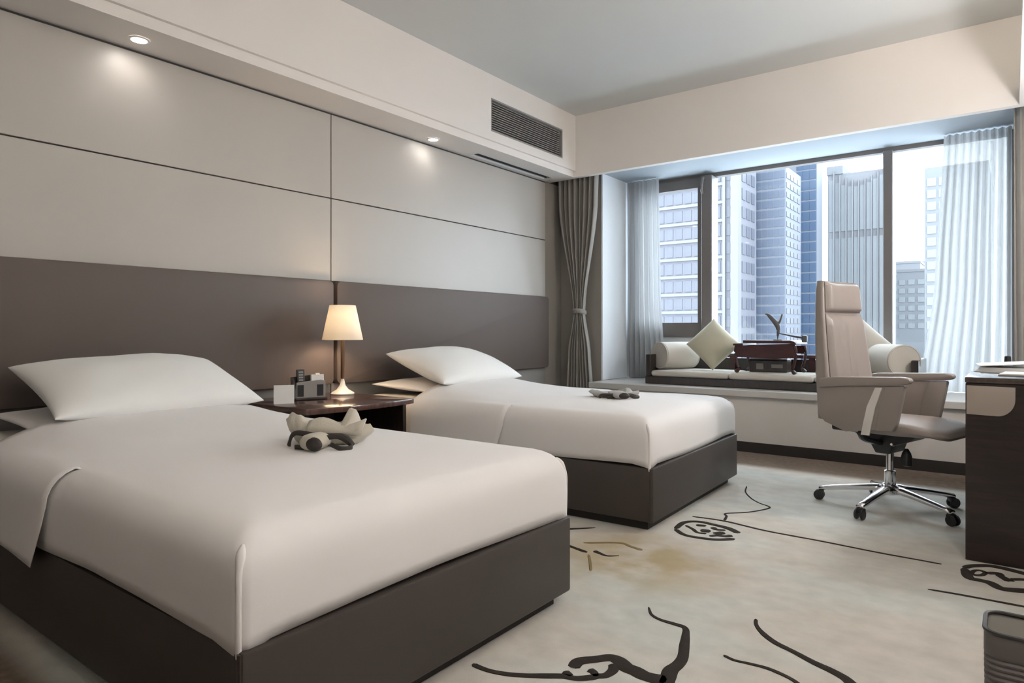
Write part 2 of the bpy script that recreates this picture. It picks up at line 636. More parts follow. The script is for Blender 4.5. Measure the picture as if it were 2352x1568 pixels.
# air grilles
g = thing('air_grille', 'grey air-conditioning grille set in the soffit face', 'grille', (0.25, 4.508, GZ0))
fr = B()
for (a, b, cc, d) in ((GY0, GY1, GZ0, GZ0 + 0.012), (GY0, GY1, GZ1 - 0.012, GZ1), (GY0, GY0 + 0.012, GZ0 + .012, GZ1 - .012), (GY1 - 0.012, GY1, GZ0 + .012, GZ1 - .012)):
    box(0.30, 0.333, a, b, cc, d, bm=fr)
obj('grille_frame', fr, 'grille', g)
obj('backing', box(0.241, 0.262, GY0 + .003, GY1 - .003, GZ0 + .003, GZ1 - .003), 'slot', g)
first = None
for k in range(13):
    z = GZ0 + 0.02 + k * 0.0178
    if first is None:
        first = obj('slat', prism([(0.282, z + 0.004), (0.312, z), (0.312, z + 0.006), (0.282, z + 0.014)], 'y', GY0 + .012, GY1 - .012), 'grille', g)
    else:
        q = first.copy()
        COL.objects.link(q)
        q.location = (0, 0, k * 0.0178)
sv = thing('slot_vent', 'long dark slot vent in the underside of the soffit', 'vent', (0.095, 4.6, SOF + 0.02))
obj('backing', box(SX0 + .002, SX1 - .002, SY0 + .002, SY1 - .002, 2.40, 2.412), 'slot', sv)
for xx in (0.078, 0.104):
    obj('vane', box(xx, xx + 0.005, SY0 + .003, SY1 - .003, 2.366, 2.399), 'slot', sv)


def downlight(x, y, z, energy, label, angle=75, aim=(0, 0, -1), group=None, r=0.036):
    t = thing('downlight', label, 'downlight', (x, y, z), 0, group, world=False)
    obj('trim_ring', lathe([(r + 0.012, -0.0005), (r + 0.012, -0.005), (r, -0.006), (r, -0.0005)], 28, caps=False), 'white', t, True)
    obj('lens', lathe([(r, -0.0008), (r, -0.003), (r * 0.6, -0.0042), (0.002, -0.0045)], 28), 'led', t, True)
    d = bpy.data.lights.new('downlight_lamp', 'SPOT')
    d.energy = energy
    d.color = WARM
    d.spot_size = math.radians(angle)
    d.spot_blend = 0.9
    d.shadow_soft_size = 0.03
    o = bpy.data.objects.new('downlight_lamp', d)
    COL.objects.link(o)
    o.parent = t
    o.location = (0, 0, -0.02)
    o.rotation_euler = Vector(aim).to_track_quat('-Z', 'Y').to_euler()
    return t


downlight(0.15, 1.49, SOF, LAMP_SPOT, 'lit recessed downlight in the soffit above the nearer bed', 140, (-0.3, 0, -1))
downlight(0.125, 3.575, SOF, LAMP_SPOT * 0.8, 'lit recessed downlight in the soffit above the bed by the window', 140, (-0.3, 0, -1))

# out-of-view globe lamps added on the right-hand (television) wall as fill light
for (y, z, nm, pw) in ((1.15, 1.80, 'above the waste bin', 1.05), (4.0, 1.55, 'above the desk', 1.45)):
    globe_mat = emit_mat('fill_lamp_globe', (1.0, 0.965, 0.94), LAMP_FILL * pw)
    w = thing('added_fill_lamp', 'unseen globe lamp added for fill light on the right-hand wall %s' % nm, 'lamp', (X1, y, z), world=False)
    obj('wall_plate', xform(lathe([(0.05, 0.001), (0.05, 0.012), (0.044, 0.016), (0.01, 0.017)], 24), Matrix.Rotation(-math.pi / 2, 4, 'Y')), 'brushed', w, True)
    obj('bracket', tube(spline([(-0.015, 0, 0), (-0.06, 0, -0.01), (-0.09, 0, 0.01), (-0.10, 0, 0.04)], 5), 0.007, 8), 'brushed', w, True)
    gl = [(0.085 * math.sin(math.pi * k / 14) + 0.0005, 0.125 - 0.085 * math.cos(math.pi * k / 14)) for k in range(15)]
    obj('globe', lathe(gl, 24, (-0.10, 0, 0.0)), globe_mat, w, 'all')

# ---------------------------------------------------------------- window
win = bpy.data.objects.new('window_1', None)
COL.objects.link(win)
win['kind'] = 'structure'
win.location = (2.0, 6.13, 0.48)
ORG['window_1'] = Vector((2.0, 6.13, 0.48))
WY0, WY1 = 6.10, 6.17
fr = B()
box(0.475, 3.56, WY0, WY1, 2.385, 2.42, bm=fr)
box(0.475, 3.56, WY0, WY1, 0.48, 0.53, bm=fr)
box(0.475, 0.52, WY0, WY1, 0.53, 2.385, bm=fr)
box(3.52, 3.56, WY0, WY1, 0.53, 2.385, bm=fr)
obj('window_frame', fr, 'frame', win)
obj('mullion', box(1.235, 1.335, 6.00, WY1, 0.53, 2.385, 0.006, 1), 'frame', win)
obj('mullion', box(2.722, 2.790, 6.03, WY1, 0.53, 2.385, 0.006, 1), 'frame', win)
cs = B()
box(0.52, 1.235, 6.07, 6.15, 2.295, 2.385, bm=cs)
box(0.52, 1.235, 6.07, 6.15, 0.88, 1.02, bm=cs)
box(0.52, 0.60, 6.07, 6.15, 1.02, 2.295, bm=cs)
box(1.175, 1.235, 6.07, 6.15, 1.02, 2.295, bm=cs)
cas = obj('casement', cs, 'frame', win)
obj('casement_pane', box(0.60, 1.175, 6.108, 6.116, 1.02, 2.295), 'glass', cas)
h = tube(spline([(1.262, 5.995, 2.36), (1.262, 5.96, 2.34), (1.255, 5.955, 2.25), (1.25, 5.995, 2.22)], 6), 0.012, 8)
obj('window_handle', h, 'frame', cas, True)
obj('spandrel_panel', box(0.52, 1.235, 6.09, 6.15, 0.53, 0.88), 'niche', win)
obj('pane', box(1.335, 2.722, 6.128, 6.136, 0.53, 2.385), 'glass', win)
obj('pane', box(2.790, 3.52, 6.128, 6.136, 0.53, 2.385), 'glass', win)

bench = thing('window_bench', 'built-in beige bench with pale stone ledge running under the window', 'bench', (2.275, 5.6, 0.0))
obj('ledge', box(0.50, X1 - .002, 5.19, 6.098, 0.43, 0.48, 0.004, 1), 'stone', bench)
obj('front_panel', box(0.52, X1 - .002, 5.22, 5.26, 0.08, 0.43), 'benchf', bench)
obj('toe_kick', box(0.52, X1 - .002, 5.215, 5.26, 0.001, 0.08), 'plinth', bench)
obj('end_panel', box(0.50, 0.52, 5.22, 5.49, 0.001, 0.43), 'benchf', bench)


# ---------------------------------------------------------------- curtains
def curtain(name, label, cat, m, rows, y, amp, pleats, group=None, seg=9, thick=0.0, parent=None, seed=0.0):
    """rows: list of (z, xa, xb, depth_scale) from top to bottom."""
    zr = []
    for i in range(len(rows) - 1):
        for k in range(seg):
            t = k / seg
            tt = t * t * (3 - 2 * t) * 0.5 + t * 0.5
            zr.append([rows[i][j] * (1 - tt) + rows[i + 1][j] * tt if j else rows[i][0] * (1 - t) + rows[i + 1][0] * t for j in range(4)])
    zr.append(list(rows[-1]))
    n = pleats * 8
    bm = bmesh.new()
    grid = []
    for (z, xa, xb, ds) in zr:
        row = []
        for i in range(n + 1):
            t = i / n
            ph = 2 * math.pi * pleats * t + 0.5 * noise.noise((t * 5, z * 0.12, seed))
            a = amp * ds * (0.75 + 0.5 * noise.noise((t * 7 + seed, 3.1, z * 0.4)))
            row.append(bm.verts.new((xa + (xb - xa) * t + 0.004 * math.sin(ph * 2), y + a * math.sin(ph), z)))
        grid.append(row)
    for r0, r1 in zip(grid[:-1], grid[1:]):
        for i in range(n):
            bm.faces.new((r0[i], r0[i + 1], r1[i + 1], r1[i]))
    t = thing(name, label, cat, ((rows[-1][1] + rows[-1][2]) / 2, y, rows[-1][0]), 0, group)
    o = obj('drape', bm, m, t, 'all')
    if thick:
        md = o.modifiers.new('thickness', 'SOLIDIFY')
        md.thickness = thick
    return t


lc = curtain('drape_curtain', 'dark grey drape tied in at the waist beside the headboard', 'curtain', 'curtain',
             [(2.415, 0.045, 0.485, 1.0), (2.1, 0.055, 0.475, 1.0), (1.12, 0.245, 0.335, 0.8), (0.75, 0.175, 0.40, 1.0), (0.02, 0.12, 0.47, 1.0)], 5.39, 0.058, 8, thick=0.003)
obj('tieback', tube([(0.285 + 0.056 * math.cos(a), 5.39 + 0.064 * math.sin(a), 1.12 - 0.01 * math.sin(a)) for a in [2 * math.pi * k / 20 for k in range(20)]], 0.010, 8, 2.2, closed=True), 'curtain', lc, True)
curtain('drape_curtain', 'dark charcoal drape hanging straight at the right edge of the window', 'curtain', 'curtain',
        [(2.415, 3.555, 4.02, 1.0), (1.2, 3.56, 4.02, 1.0), (0.49, 3.565, 4.02, 1.0)], 5.42, 0.03, 9, thick=0.003, seed=4)
curtain('sheer_curtain', 'white sheer curtain gathered at the left end of the window', 'curtain', 'sheer',
        [(2.41, 0.495, 0.83, 1.0), (1.3, 0.50, 0.85, 1.0), (0.485, 0.49, 0.90, 1.0)], 5.96, 0.03, 7, seed=1, group='white sheer curtains')
curtain('sheer_curtain', 'white sheer curtain gathered at the right end of the window', 'curtain', 'sheer',
        [(2.41, 3.14, 3.55, 1.0), (1.3, 3.08, 3.55, 1.0), (0.485, 2.98, 3.55, 1.0)], 5.96, 0.035, 9, seed=2, group='white sheer curtains')

# carpet drawing: dark tufted lines laid into the pale field
MOTIFS = [
 ([(2.559, 2.083), (2.593, 2.035), (2.633, 2.016), (2.684, 2.014), (2.72, 2.007), (2.743, 1.955), (2.763, 1.897), (2.788, 1.825), (2.794, 1.777), (2.791, 1.734), (2.801, 1.692), (2.81, 1.652)], 0.008, 0.045, 0),
 ([(2.331, 1.428), (2.385, 1.428), (2.436, 1.442), (2.483, 1.467), (2.532, 1.501), (2.569, 1.527), (2.604, 1.539), (2.631, 1.564), (2.643, 1.583), (2.66, 1.601), (2.663, 1.637), (2.648, 1.667)], 0.02, 0.03, 0),
 ([(2.568, 1.581), (2.562, 1.623), (2.593, 1.662), (2.622, 1.695), (2.651, 1.695), (2.685, 1.674), (2.714, 1.671), (2.749, 1.663), (2.805, 1.672)], 0.035, 0.06, 0),
 ([(2.559, 1.549), (2.588, 1.541)], 0.03, 0.02, 0),
 ([(2.609, 1.601), (2.627, 1.595), (2.643, 1.578)], 0.03, 0.02, 0),
 ([(2.879, 2.207), (2.893, 2.166), (2.924, 2.122), (2.974, 2.078), (3.036, 2.049), (3.097, 2.018), (3.144, 2.0), (3.183, 1.979), (3.208, 1.953)], 0.012, 0.035, 0),
 ([(2.879, 1.905), (2.913, 1.895), (2.954, 1.901), (2.999, 1.905), (3.038, 1.897), (3.07, 1.885), (3.095, 1.869)], 0.012, 0.016, 0),
 ([(2.254, 3.236), (2.412, 3.253), (2.624, 3.212), (2.868, 3.202), (3.091, 3.183), (3.243, 3.18), (3.32, 3.177)], 0.018, 0.012, 0),
 ([(2.265, 4.062), (2.304, 3.918), (2.375, 3.789), (2.444, 3.709), (2.515, 3.655), (2.499, 3.574), (2.444, 3.472), (2.37, 3.393), (2.39, 3.345), (2.407, 3.265)], 0.008, 0.014, 0),
 ([(2.269, 2.986), (2.261, 3.111), (2.315, 3.167), (2.391, 3.162), (2.469, 3.145), (2.533, 3.098)], 0.03, 0.04, 0),
 ([(2.271, 2.981), (2.339, 2.924), (2.41, 2.922), (2.484, 2.943), (2.545, 3.002)], 0.03, 0.03, 0),
 ([(2.325, 3.103), (2.369, 3.121)], 0.04, 0.03, 0),
 ([(2.373, 3.035), (2.418, 3.049)], 0.05, 0.05, 0),
 ([(2.447, 3.019), (2.474, 3.068)], 0.05, 0.04, 0),
 ([(2.287, 3.068), (2.339, 3.03), (2.375, 2.993), (2.415, 3.0)], 0.02, 0.02, 0),
 ([(2.44, 2.972), (2.463, 3.003), (2.5, 3.015), (2.517, 3.044)], 0.02, 0.03, 0),
 ([(2.401, 3.115), (2.431, 3.093), (2.468, 3.106)], 0.03, 0.02, 0),
 ([(3.396, 3.182), (3.415, 3.224), (3.469, 3.268), (3.511, 3.272), (3.543, 3.264), (3.584, 3.249), (3.642, 3.225)], 0.03, 0.045, 0),
 ([(3.396, 3.182), (3.416, 3.071), (3.451, 3.06), (3.482, 3.052), (3.506, 3.018), (3.529, 3.01), (3.582, 3.033), (3.637, 3.067)], 0.035, 0.05, 0),
 ([(3.419, 3.13), (3.428, 3.168), (3.447, 3.185), (3.464, 3.169), (3.454, 3.13), (3.433, 3.114), (3.419, 3.13)], 0.02, 0.02, 0),
 ([(3.464, 3.164), (3.504, 3.188), (3.512, 3.161), (3.528, 3.137), (3.543, 3.114)], 0.03, 0.035, 0),
 ([(3.543, 3.14), (3.583, 3.168), (3.64, 3.171)], 0.025, 0.025, 0),
 ([(3.302, 2.839), (3.402, 2.85), (3.579, 2.857), (3.67, 2.856)], 0.012, 0.02, 0),
 ([(1.833, 2.652), (1.875, 2.687), (1.957, 2.772)], 0.05, 0.006, 0),
 ([(1.995, 2.472), (2.023, 2.463), (2.107, 2.442)], 0.02, 0.02, 0),
 ([(2.122, 2.477), (2.154, 2.465), (2.195, 2.455), (2.235, 2.485)], 0.03, 0.004, 0),
 ([(2.028, 2.543), (2.154, 2.637), (2.219, 2.623), (2.282, 2.609)], 0.02, 0.02, 1),
 ([(2.126, 2.421), (2.176, 2.347), (2.229, 2.262)], 0.012, 0.012, 1),
]

for (pts, w0, w1, oc) in MOTIFS:
    P = spline([(x, y, 0) for x, y in pts], 6)
    bm = bmesh.new()
    prev = None
    n = len(P)
    for i, p in enumerate(P):
        a, b = P[max(0, i - 1)], P[min(n - 1, i + 1)]
        t = (b - a).normalized()
        sd = Vector((-t.y, t.x, 0))
        f = i / (n - 1)
        w = (w0 + (w1 - w0) * f) * 0.5
        w *= 1 + 0.22 * noise.noise((p.x * 14, p.y * 14, 0.3))
        if i in (0, n - 1):
            w *= 0.35
        cur = [bm.verts.new((p.x + sd.x * w, p.y + sd.y * w, 0.0003)), bm.verts.new((p.x + sd.x * w * .8, p.y + sd.y * w * .8, 0.0022)),
               bm.verts.new((p.x - sd.x * w * .8, p.y - sd.y * w * .8, 0.0022)), bm.verts.new((p.x - sd.x * w, p.y - sd.y * w, 0.0003))]
        if prev:
            for k in range(3):
                bm.faces.new((prev[k], prev[k + 1], cur[k + 1], cur[k]))
        prev = cur
    obj('carpet_motif', bm, 'ochre' if oc else 'ink', floor, True)

# ---------------------------------------------------------------- headboards
def headboard(y0, y1, label):
    t = thing('headboard', label, 'headboard', (0.03, (y0 + y1) / 2, 0.60))
    p = rrect(y0, y1, 0.60, 1.262, 0.03, 6)
    bm = prism(p, 'x', 0.0125, 0.062, bev=0.006)
    obj('padded_panel', bm, 'leather', t, True)
    return t


headboard(0.27, 2.722, 'long brown leather headboard panel behind the nearer bed')
headboard(2.750, 5.205, 'long brown leather headboard panel behind the bed by the window')


# ---------------------------------------------------------------- beds
def duvet_bm(x0, x1, y0, y1, ztop, zhem, r, seed, crown=0.018):
    base = rrect(x0, x1, y0, y1, 0.03, 6, 26)
    cx, cy = (x0 + x1) / 2, (y0 + y1) / 2
    hx, hy = (x1 - x0) / 2, (y1 - y0) / 2

    def ring(ins, z, s=1.0, hem=0.0):
        o = []
        for (px, py) in base:
            dx, dy = (px - cx) * (hx - ins) / hx * s, (py - cy) * (hy - ins) / hy * s
            zz = z
            if hem:
                corner = max(0, abs(px - cx) / hx - 0.93) * max(0, abs(py - cy) / hy - 0.90) * 100
                zz = z + hem * (0.006 * math.sin(px * 6 + py * 5 + seed) - 0.03 * corner)
            w = 0.0025 * noise.noise((px * 6 + seed, py * 6, z * 5)) + 0.0025 * noise.noise((dx * 3 + seed, dy * 3, 0.5))
            x = cx + dx + (w if ins < r * 0.5 else 0)
            y = cy + dy + (w if ins < r * 0.5 else 0)
            bumps = 0.006 * noise.noise((x * 2.4, y * 3.2, seed)) + 0.003 * noise.noise((x * 7, y * 5, seed + 3)) if ins >= r else 0
            o.append((x, y, zz + bumps))
        return o
    rings = [ring(0.012, zhem + 0.004, 1, 1.0), ring(0.0, zhem, 1, 1.0), ring(-0.002, zhem + 0.03, 1, 0.7)]
    for f in (0.3, 0.6, 0.85, 1.0):
        rings.append(ring(-0.003 * math.sin(f * math.pi), zhem + (ztop - r - zhem) * f))
    for k in range(1, 8):
        a = math.pi / 2 * k / 7
        rings.append(ring(r * (1 - math.cos(a)), ztop - r + r * math.sin(a)))
    for sc in (0.96, 0.9, 0.82, 0.72, 0.6, 0.48, 0.36, 0.24, 0.12, 0.02):
        rings.append(ring(r, ztop + crown * (1 - sc ** 4), sc))
    bm = loft(rings, True, False)
    bm.verts.ensure_lookup_table()
    n = len(base)
    bm.faces.new(list(bm.verts)[-n:])
    return bm


def fold_bm(x0, x1, y0, y1, ztop, zhem, r, seed, bump):
    """upper part of the bedding folded back: a wide band over the bed, hanging down both sides."""
    prof = []
    for k in range(9):
        f = k / 8
        prof.append((y0, zhem + (ztop - r - zhem) * f))
    for k in range(1, 7):
        a = math.pi / 2 * k / 6
        prof.append((y0 + r * (1 - math.cos(a)), ztop - r + r * math.sin(a)))
    for k in range(1, 20):
        prof.append((y0 + r + (y1 - y0 - 2 * r) * k / 20, ztop))
    for k in range(0, 7):
        a = math.pi / 2 * (1 - k / 6)
        prof.append((y1 - r * (1 - math.cos(a)), ztop - r + r * math.sin(a)))
    for k in range(1, 9):
        prof.append((y1, ztop - r - (ztop - r - zhem) * k / 8))
    bm = bmesh.new()
    grid = []
    nx = 18
    yc = (y0 + y1) / 2
    for i in range(nx + 1):
        f = i / nx
        row = []
        for (y, z) in prof:
            drop = max(0.0, (ztop - r - z) / (ztop - r - zhem))
            x = x0 + (x1 - x0) * f + f * (-0.05 * drop + 0.004 * noise.noise((y * 5, z * 7, seed)))
            flare = 0.022 * drop * f ** 3
            yy = y - flare if y < yc else y + flare
            zz = z + 0.004 * noise.noise((x * 5, y * 4, seed))
            if z >= ztop - 1e-6:
                e = max(0, 1 - ((yc - y) / (y1 - y0) * 2.4) ** 4)
                sv_ = min(1, abs(y - yc) / ((y1 - y0) / 2 - r))
                zz = 0.535 + 0.018 * (1 - sv_ ** 4) - 0.006 + 0.018 * (1 - f) + 0.006 * noise.noise((x * 2.4, y * 3.2, seed)) + 0.003 * noise.noise((x * 7, y * 5, seed + 3))
                zz += bump * (1 - f) ** 2 * e
            row.append(bm.verts.new((x, yy, zz)))
        grid.append(row)
    for a, b in zip(grid[:-1], grid[1:]):
        for i in range(len(prof) - 1):
            bm.faces.new((a[i], a[i + 1], b[i + 1], b[i]))
    return bm


def make_bed(loc, rot, L, W, which, seed):
    hw = W / 2
    t = thing('bed', 'dark brown leather %s' % which[0], 'bed', loc, rot, 'twin beds', world=False)
    b = obj('base', box(0.0, L, -hw, hw, 0.045, 0.30, 0.008, 2), 'base', t, True)
    for sgn in (-1, 1):
        obj('seam', tube([(L - 0.012, sgn * (hw - 0.004), 0.05), (L - 0.012, sgn * (hw - 0.004), 0.296)], 0.008, 8), 'base', b, True)
    obj('plinth', box(0.03, L - 0.045, -hw + 0.04, hw - 0.04, 0.001, 0.046), 'plinth', t)
    obj('mattress', puff_pad(0.005, L - 0.05, -hw + 0.03, hw - 0.03, 0.302, 0.517, 0.06, 0.004, 0.06), 'mattress', t, 'all')
    d = thing('duvet', 'smooth white duvet spread over %s' % which[1], 'duvet', loc, rot, 'white duvets', world=False)
    x0 = 0.50
    obj('cover', duvet_bm(x0, L - 0.012, -hw - 0.004, hw + 0.004, 0.535, 0.308, 0.095, seed), 'linen', d, 'all')
    fo = obj('turned_back_top', fold_bm(0.56, 1.275, -hw - 0.016, hw + 0.016, 0.539, 0.262, 0.10, seed, 0.05), 'linen', d, 'all')
    md = fo.modifiers.new('thickness', 'SOLIDIFY')
    md.thickness = 0.0025
    md.offset = 1.0
    # stitched corner fold at the two foot corners
    for sgn in (-1, 1):
        e = 0.030 * (1 - 0.7071) + 0.0005
        x, y = L - 0.012 - e, sgn * (hw + 0.004 - e)
        p = spline([(x, y, 0.284), (x + .0015, y + sgn * .0015, 0.34), (x + .002, y + sgn * .002, 0.40), (x + .001, y + sgn * .001, 0.445), (x - 0.008, y - sgn * 0.008, 0.478), (x - 0.022, y - sgn * 0.022, 0.502)], 6)
        n = len(p)
        obj('corner_fold', tube(p, [0.0065 + 0.0035 * math.exp(-((i / n - 0.8) / 0.1) ** 2) - 0.004 * max(0, i / n - 0.9) * 10 for i in range(n)], 10, 1.0, (1, 0, 0)), 'linen', d, 'all')
    return t, d


def place_pillow(name, label, bm, loc, rx, ry, rz, m, group=None, parts=None):
    mt = Matrix.Rotation(rz, 4, 'Z') @ Matrix.Rotation(ry, 4, 'Y') @ Matrix.Rotation(rx, 4, 'X')
    xform(bm, mt)
    o = obj(name, bm, m, None, 'all')
    o.location = loc
    tag(o, label, 'cushion' if 'cushion' in name else 'pillow', group)
    return o


B1 = (0.075, 1.340, 0.0)
B1L, B1W = 2.255, 1.225
make_bed(B1, 0.0, B1L, B1W, ('bed base in the foreground', 'the bed in the foreground'), 1.0)
B2 = (0.075, 3.440, 0.0)
B2L, B2W = 2.125, 1.29
make_bed(B2, math.radians(1.6), B2L, B2W, ('bed base nearer the window', 'the bed nearer the window'), 5.0)

for (yc, ry, s1, s2, lab, xo) in ((1.375, 0.0, 2, 7, 'on the foreground bed', 0.0), (3.46, 0.03, 4, 9, 'on the bed nearer the window', 0.0)):
    place_pillow('pillow', 'plump white pillow propped on top %s' % lab, pillow_bm(0.27, 0.43, 0.108, 0.06, seed=s1), (0.46 + xo, yc, 0.70), 0, math.radians(19), ry, 'linen2', 'top pillows')
    place_pillow('pillow', 'flatter white pillow lying underneath %s' % lab, pillow_bm(0.25, 0.44, 0.045, 0.05, seed=s2), (0.36 + xo, yc - 0.03, 0.572), 0, math.radians(3), ry, 'linen', 'bottom pillows')


# ---------------------------------------------------------------- folded towels with ribbons
def towel_bundle(loc, rotz, hs, m, label, flat=False):
    t = thing('towel_bundle', label, 'towel', loc, rotz, world=False)
    rings = []
    n = 40
    H = [(0, .080), (.07, .104), (.16, .098), (.28, .078), (.42, .082), (.55, .074), (.66, .080), (.74, .122), (.80, .118), (.86, .078), (.94, .066), (1.0, .045)]

    def hh(s):
        for (a, ha), (b, hb) in zip(H[:-1], H[1:]):
            if s <= b:
                f = (s - a) / (b - a)
                f = f * f * (3 - 2 * f)
                return ha + (hb - ha) * f
        return H[-1][1]
    for i in range(n + 1):
        s = i / n
        h = hh(s) * hs
        r = []
        env = math.sin(math.pi * min(1, max(0, 0.04 + 0.92 * s))) ** 0.45
        for (fy, fz) in ((-0.05, 0.0), (-0.075, 0.12), (-0.088, 0.35), (-0.078, 0.6), (-0.055, 0.82), (-0.028, 0.96), (-0.012, 1.0), (0.0, 0.93), (0.02, 0.80), (0.05, 0.72), (0.085, 0.62), (0.10, 0.35), (0.085, 0.1), (0.06, 0.0)):
            spread = (0.75 + 0.42 * fz)
            x = (s - 0.48) * 0.265 * spread + 0.006 * noise.noise((s * 9, fz * 4, 2))
            y = fy * env + (0.013 * noise.noise((s * 6, fz * 3, 5)) + 0.008 * noise.noise((s * 16, fz * 5, 1))) * (1 if 0 < fz < 1 else 0.2)
            z = h * fz + 0.009 * hs * noise.noise((s * 13, fy * 30, 8)) * (1 if fz > 0 else 0)
            r.append((x, y, max(0, z)))
        rings.append(r)
    b = obj('folded_cloth', loft(rings), m, t, 'all')
    # turned-over flap on the front
    fl = bmesh.new()
    g = []
    for i in range(13):
        s = i / 12
        row = []
        for k in range(7):
            f = k / 6
            x = -0.055 + 0.19 * s + 0.01 * f
            y = -0.084 - 0.010 * math.sin(f * math.pi) + 0.02 * f * f + 0.014 * s
            z = (0.035 + 0.05 * f + 0.012 * math.sin(s * 7) * f) * hs
            row.append(fl.verts.new((x, y, z)))
        g.append(row)
    for a, c in zip(g[:-1], g[1:]):
        for k in range(6):
            fl.faces.new((a[k], a[k + 1], c[k + 1], c[k]))
    fo = obj('flap', fl, m, b, 'all')
    md = fo.modifiers.new('thickness', 'SOLIDIFY')
    md.thickness = 0.006
    # ribbon band and bow
    rb = obj('ribbon', tube(spline([(-0.105, -0.085, 0.004), (-0.095, -0.094, 0.032 * hs + .004), (-0.07, -0.100, 0.05 * hs), (-0.02, -0.106, 0.045 * hs), (0.03, -0.104, 0.042 * hs), (0.085, -0.092, 0.034 * hs + .003), (0.11, -0.08, 0.006)], 6), 0.0035, 8, 2.2), 'ribbon', t, True)
    obj('bow_loop', tube(spline([(-0.105, -0.094, 0.006), (-0.085, -0.108, 0.045 * hs), (-0.05, -0.122, 0.05 * hs), (-0.015, -0.125, 0.040 * hs), (-0.03, -0.135, 0.010), (-0.07, -0.128, 0.007)], 6), 0.0038, 8, 2.0), 'ribbon', t, True)
    obj('bow_loop', tube(spline([(0.03, -0.122, 0.034 * hs + .003), (0.07, -0.118, 0.040 * hs), (0.10, -0.118, 0.025 * hs), (0.118, -0.13, 0.008), (0.09, -0.15, 0.007), (0.055, -0.14, 0.018)], 6), 0.0045, 8, 1.8), 'ribbon', t, True)
    kn = lathe([(0.002, -0.045), (0.024, -0.044), (0.031, -0.03), (0.033, 0.0), (0.031, 0.03), (0.026, 0.044), (0.002, 0.045)], 18)
    xform(kn, Matrix.Translation((0.0, -0.135, 0.028 * max(hs, 0.8))) @ Matrix.Rotation(math.radians(70), 4, 'Z') @ Matrix.Rotation(math.radians(90), 4, 'Y') @ Matrix.Diagonal((max(hs, 0.8) * 0.85, 1.15, 1.0, 1.0)))
    k = obj('rolled_slippers', kn, m, t, 'all')
    k2 = lathe([(0.002, -0.004), (0.020, -0.003), (0.027, 0.004), (0.024, 0.012), (0.004, 0.016)], 18)
    xform(k2, Matrix.Translation((0.0145, -0.176, 0.025 * max(hs, 0.8))) @ Matrix.Rotation(math.radians(-110), 4, 'Z') @ Matrix.Rotation(math.radians(90), 4, 'Y') @ Matrix.Diagonal((max(hs, 0.8) * 0.85, 1.15, 1.0, 1.0)))
    obj('dark_end', k2, 'ribbon', k, 'all')
    return t


towel_bundle((1.655, 1.455, 0.553), YAW - 0.05, 1.0, 'robe', 'cream folded towel bundle with black ribbon on the foreground bed')
towel_bundle((1.655, 3.50, 0.553), YAW + 0.15, 0.42, 'robe2', 'flat grey folded towel with black ribbon on the bed nearer the window')

# ---------------------------------------------------------------- nightstand
ns = thing('nightstand', 'mahogany nightstand with bowed front between the two beds', 'nightstand', (0.40, 2.345, 0.0))
bow = [(0.075, 2.02), (0.075, 2.735)]
for k in range(13):
    f = k / 12
    bow.append((0.745 + 0.045 * math.sin(math.pi * f) + 0.03 * (1 - f), 2.735 - 0.715 * f))
obj('top', prism(bow, 'z', 0.520, 0.550, bev=0.004), 'mahog', ns, True)
obj('side_panel', box(0.08, 0.72, 2.70, 2.725, 0.001, 0.519), 'dark', ns)
obj('side_panel', box(0.08, 0.72, 2.03, 2.055, 0.001, 0.519), 'dark', ns)
obj('back_panel', box(0.078, 0.098, 2.0555, 2.6995, 0.03, 0.519), 'dark', ns)
obj('shelf', box(0.10, 0.70, 2.0555, 2.6995, 0.25, 0.27), 'dark', ns)
dr = obj('drawer', box(0.10, 0.735, 2.06, 2.695, 0.04, 0.245, 0.004, 1), 'mahog', ns)
obj('knob', xform(lathe([(0.006, 0.0), (0.006, 0.012), (0.014, 0.018), (0.014, 0.026), (0.004, 0.03)], 16), Matrix.Translation((0.735, 2.38, 0.15)) @ Matrix.Rotation(math.pi / 2, 4, 'Y')), 'bronze', dr, True)

# ---------------------------------------------------------------- bedside lamp
LX, LY, LZ = 0.245, 2.645, 0.5505
la = thing('table_lamp', 'lit table lamp with cream tapered shade on the nightstand', 'lamp', (LX, LY, LZ), world=False)
obj('lamp_base', lathe([(0.070, 0.0), (0.072, 0.006), (0.066, 0.012), (0.036, 0.030), (0.018, 0.055), (0.011, 0.085), (0.009, 0.095)], 32), 'white', la, True)
obj('stem', lathe([(0.009, 0.095), (0.012, 0.10), (0.012, 0.33), (0.016, 0.335), (0.016, 0.37), (0.008, 0.375), (0.008, 0.42)], 20), 'bronze', la, True)
sh = lathe([(0.122, 0.335), (0.1235, 0.337), (0.0795, 0.546), (0.078, 0.548)], 40, caps=False)
sho = obj('lamp_shade', sh, 'shade', la, 'all')
md = sho.modifiers.new('thickness', 'SOLIDIFY')
md.thickness = 0.002
obj('bulb', lathe([(0.012, 0.42), (0.016, 0.43), (0.028, 0.455), (0.028, 0.475), (0.016, 0.495), (0.003, 0.502)], 20), emit_mat('lit_bulb', (1.0, 0.85, 0.62), 6.0), la, True)
d = bpy.data.lights.new('table_lamp_light', 'POINT')
d.energy = LAMP_TABLE
d.color = (1.0, 0.74, 0.50)
d.shadow_soft_size = 0.04
o = bpy.data.objects.new('table_lamp_light', d)
COL.objects.link(o)
o.parent = la
o.location = (0, 0, 0.45)
cord = spline([(LX - 0.055, LY - 0.02, 0.5535), (LX - 0.09, LY - 0.06, 0.5535), (LX - 0.13, LY - 0.02, 0.5535), (LX - 0.155, LY + 0.04, 0.5535)], 6)

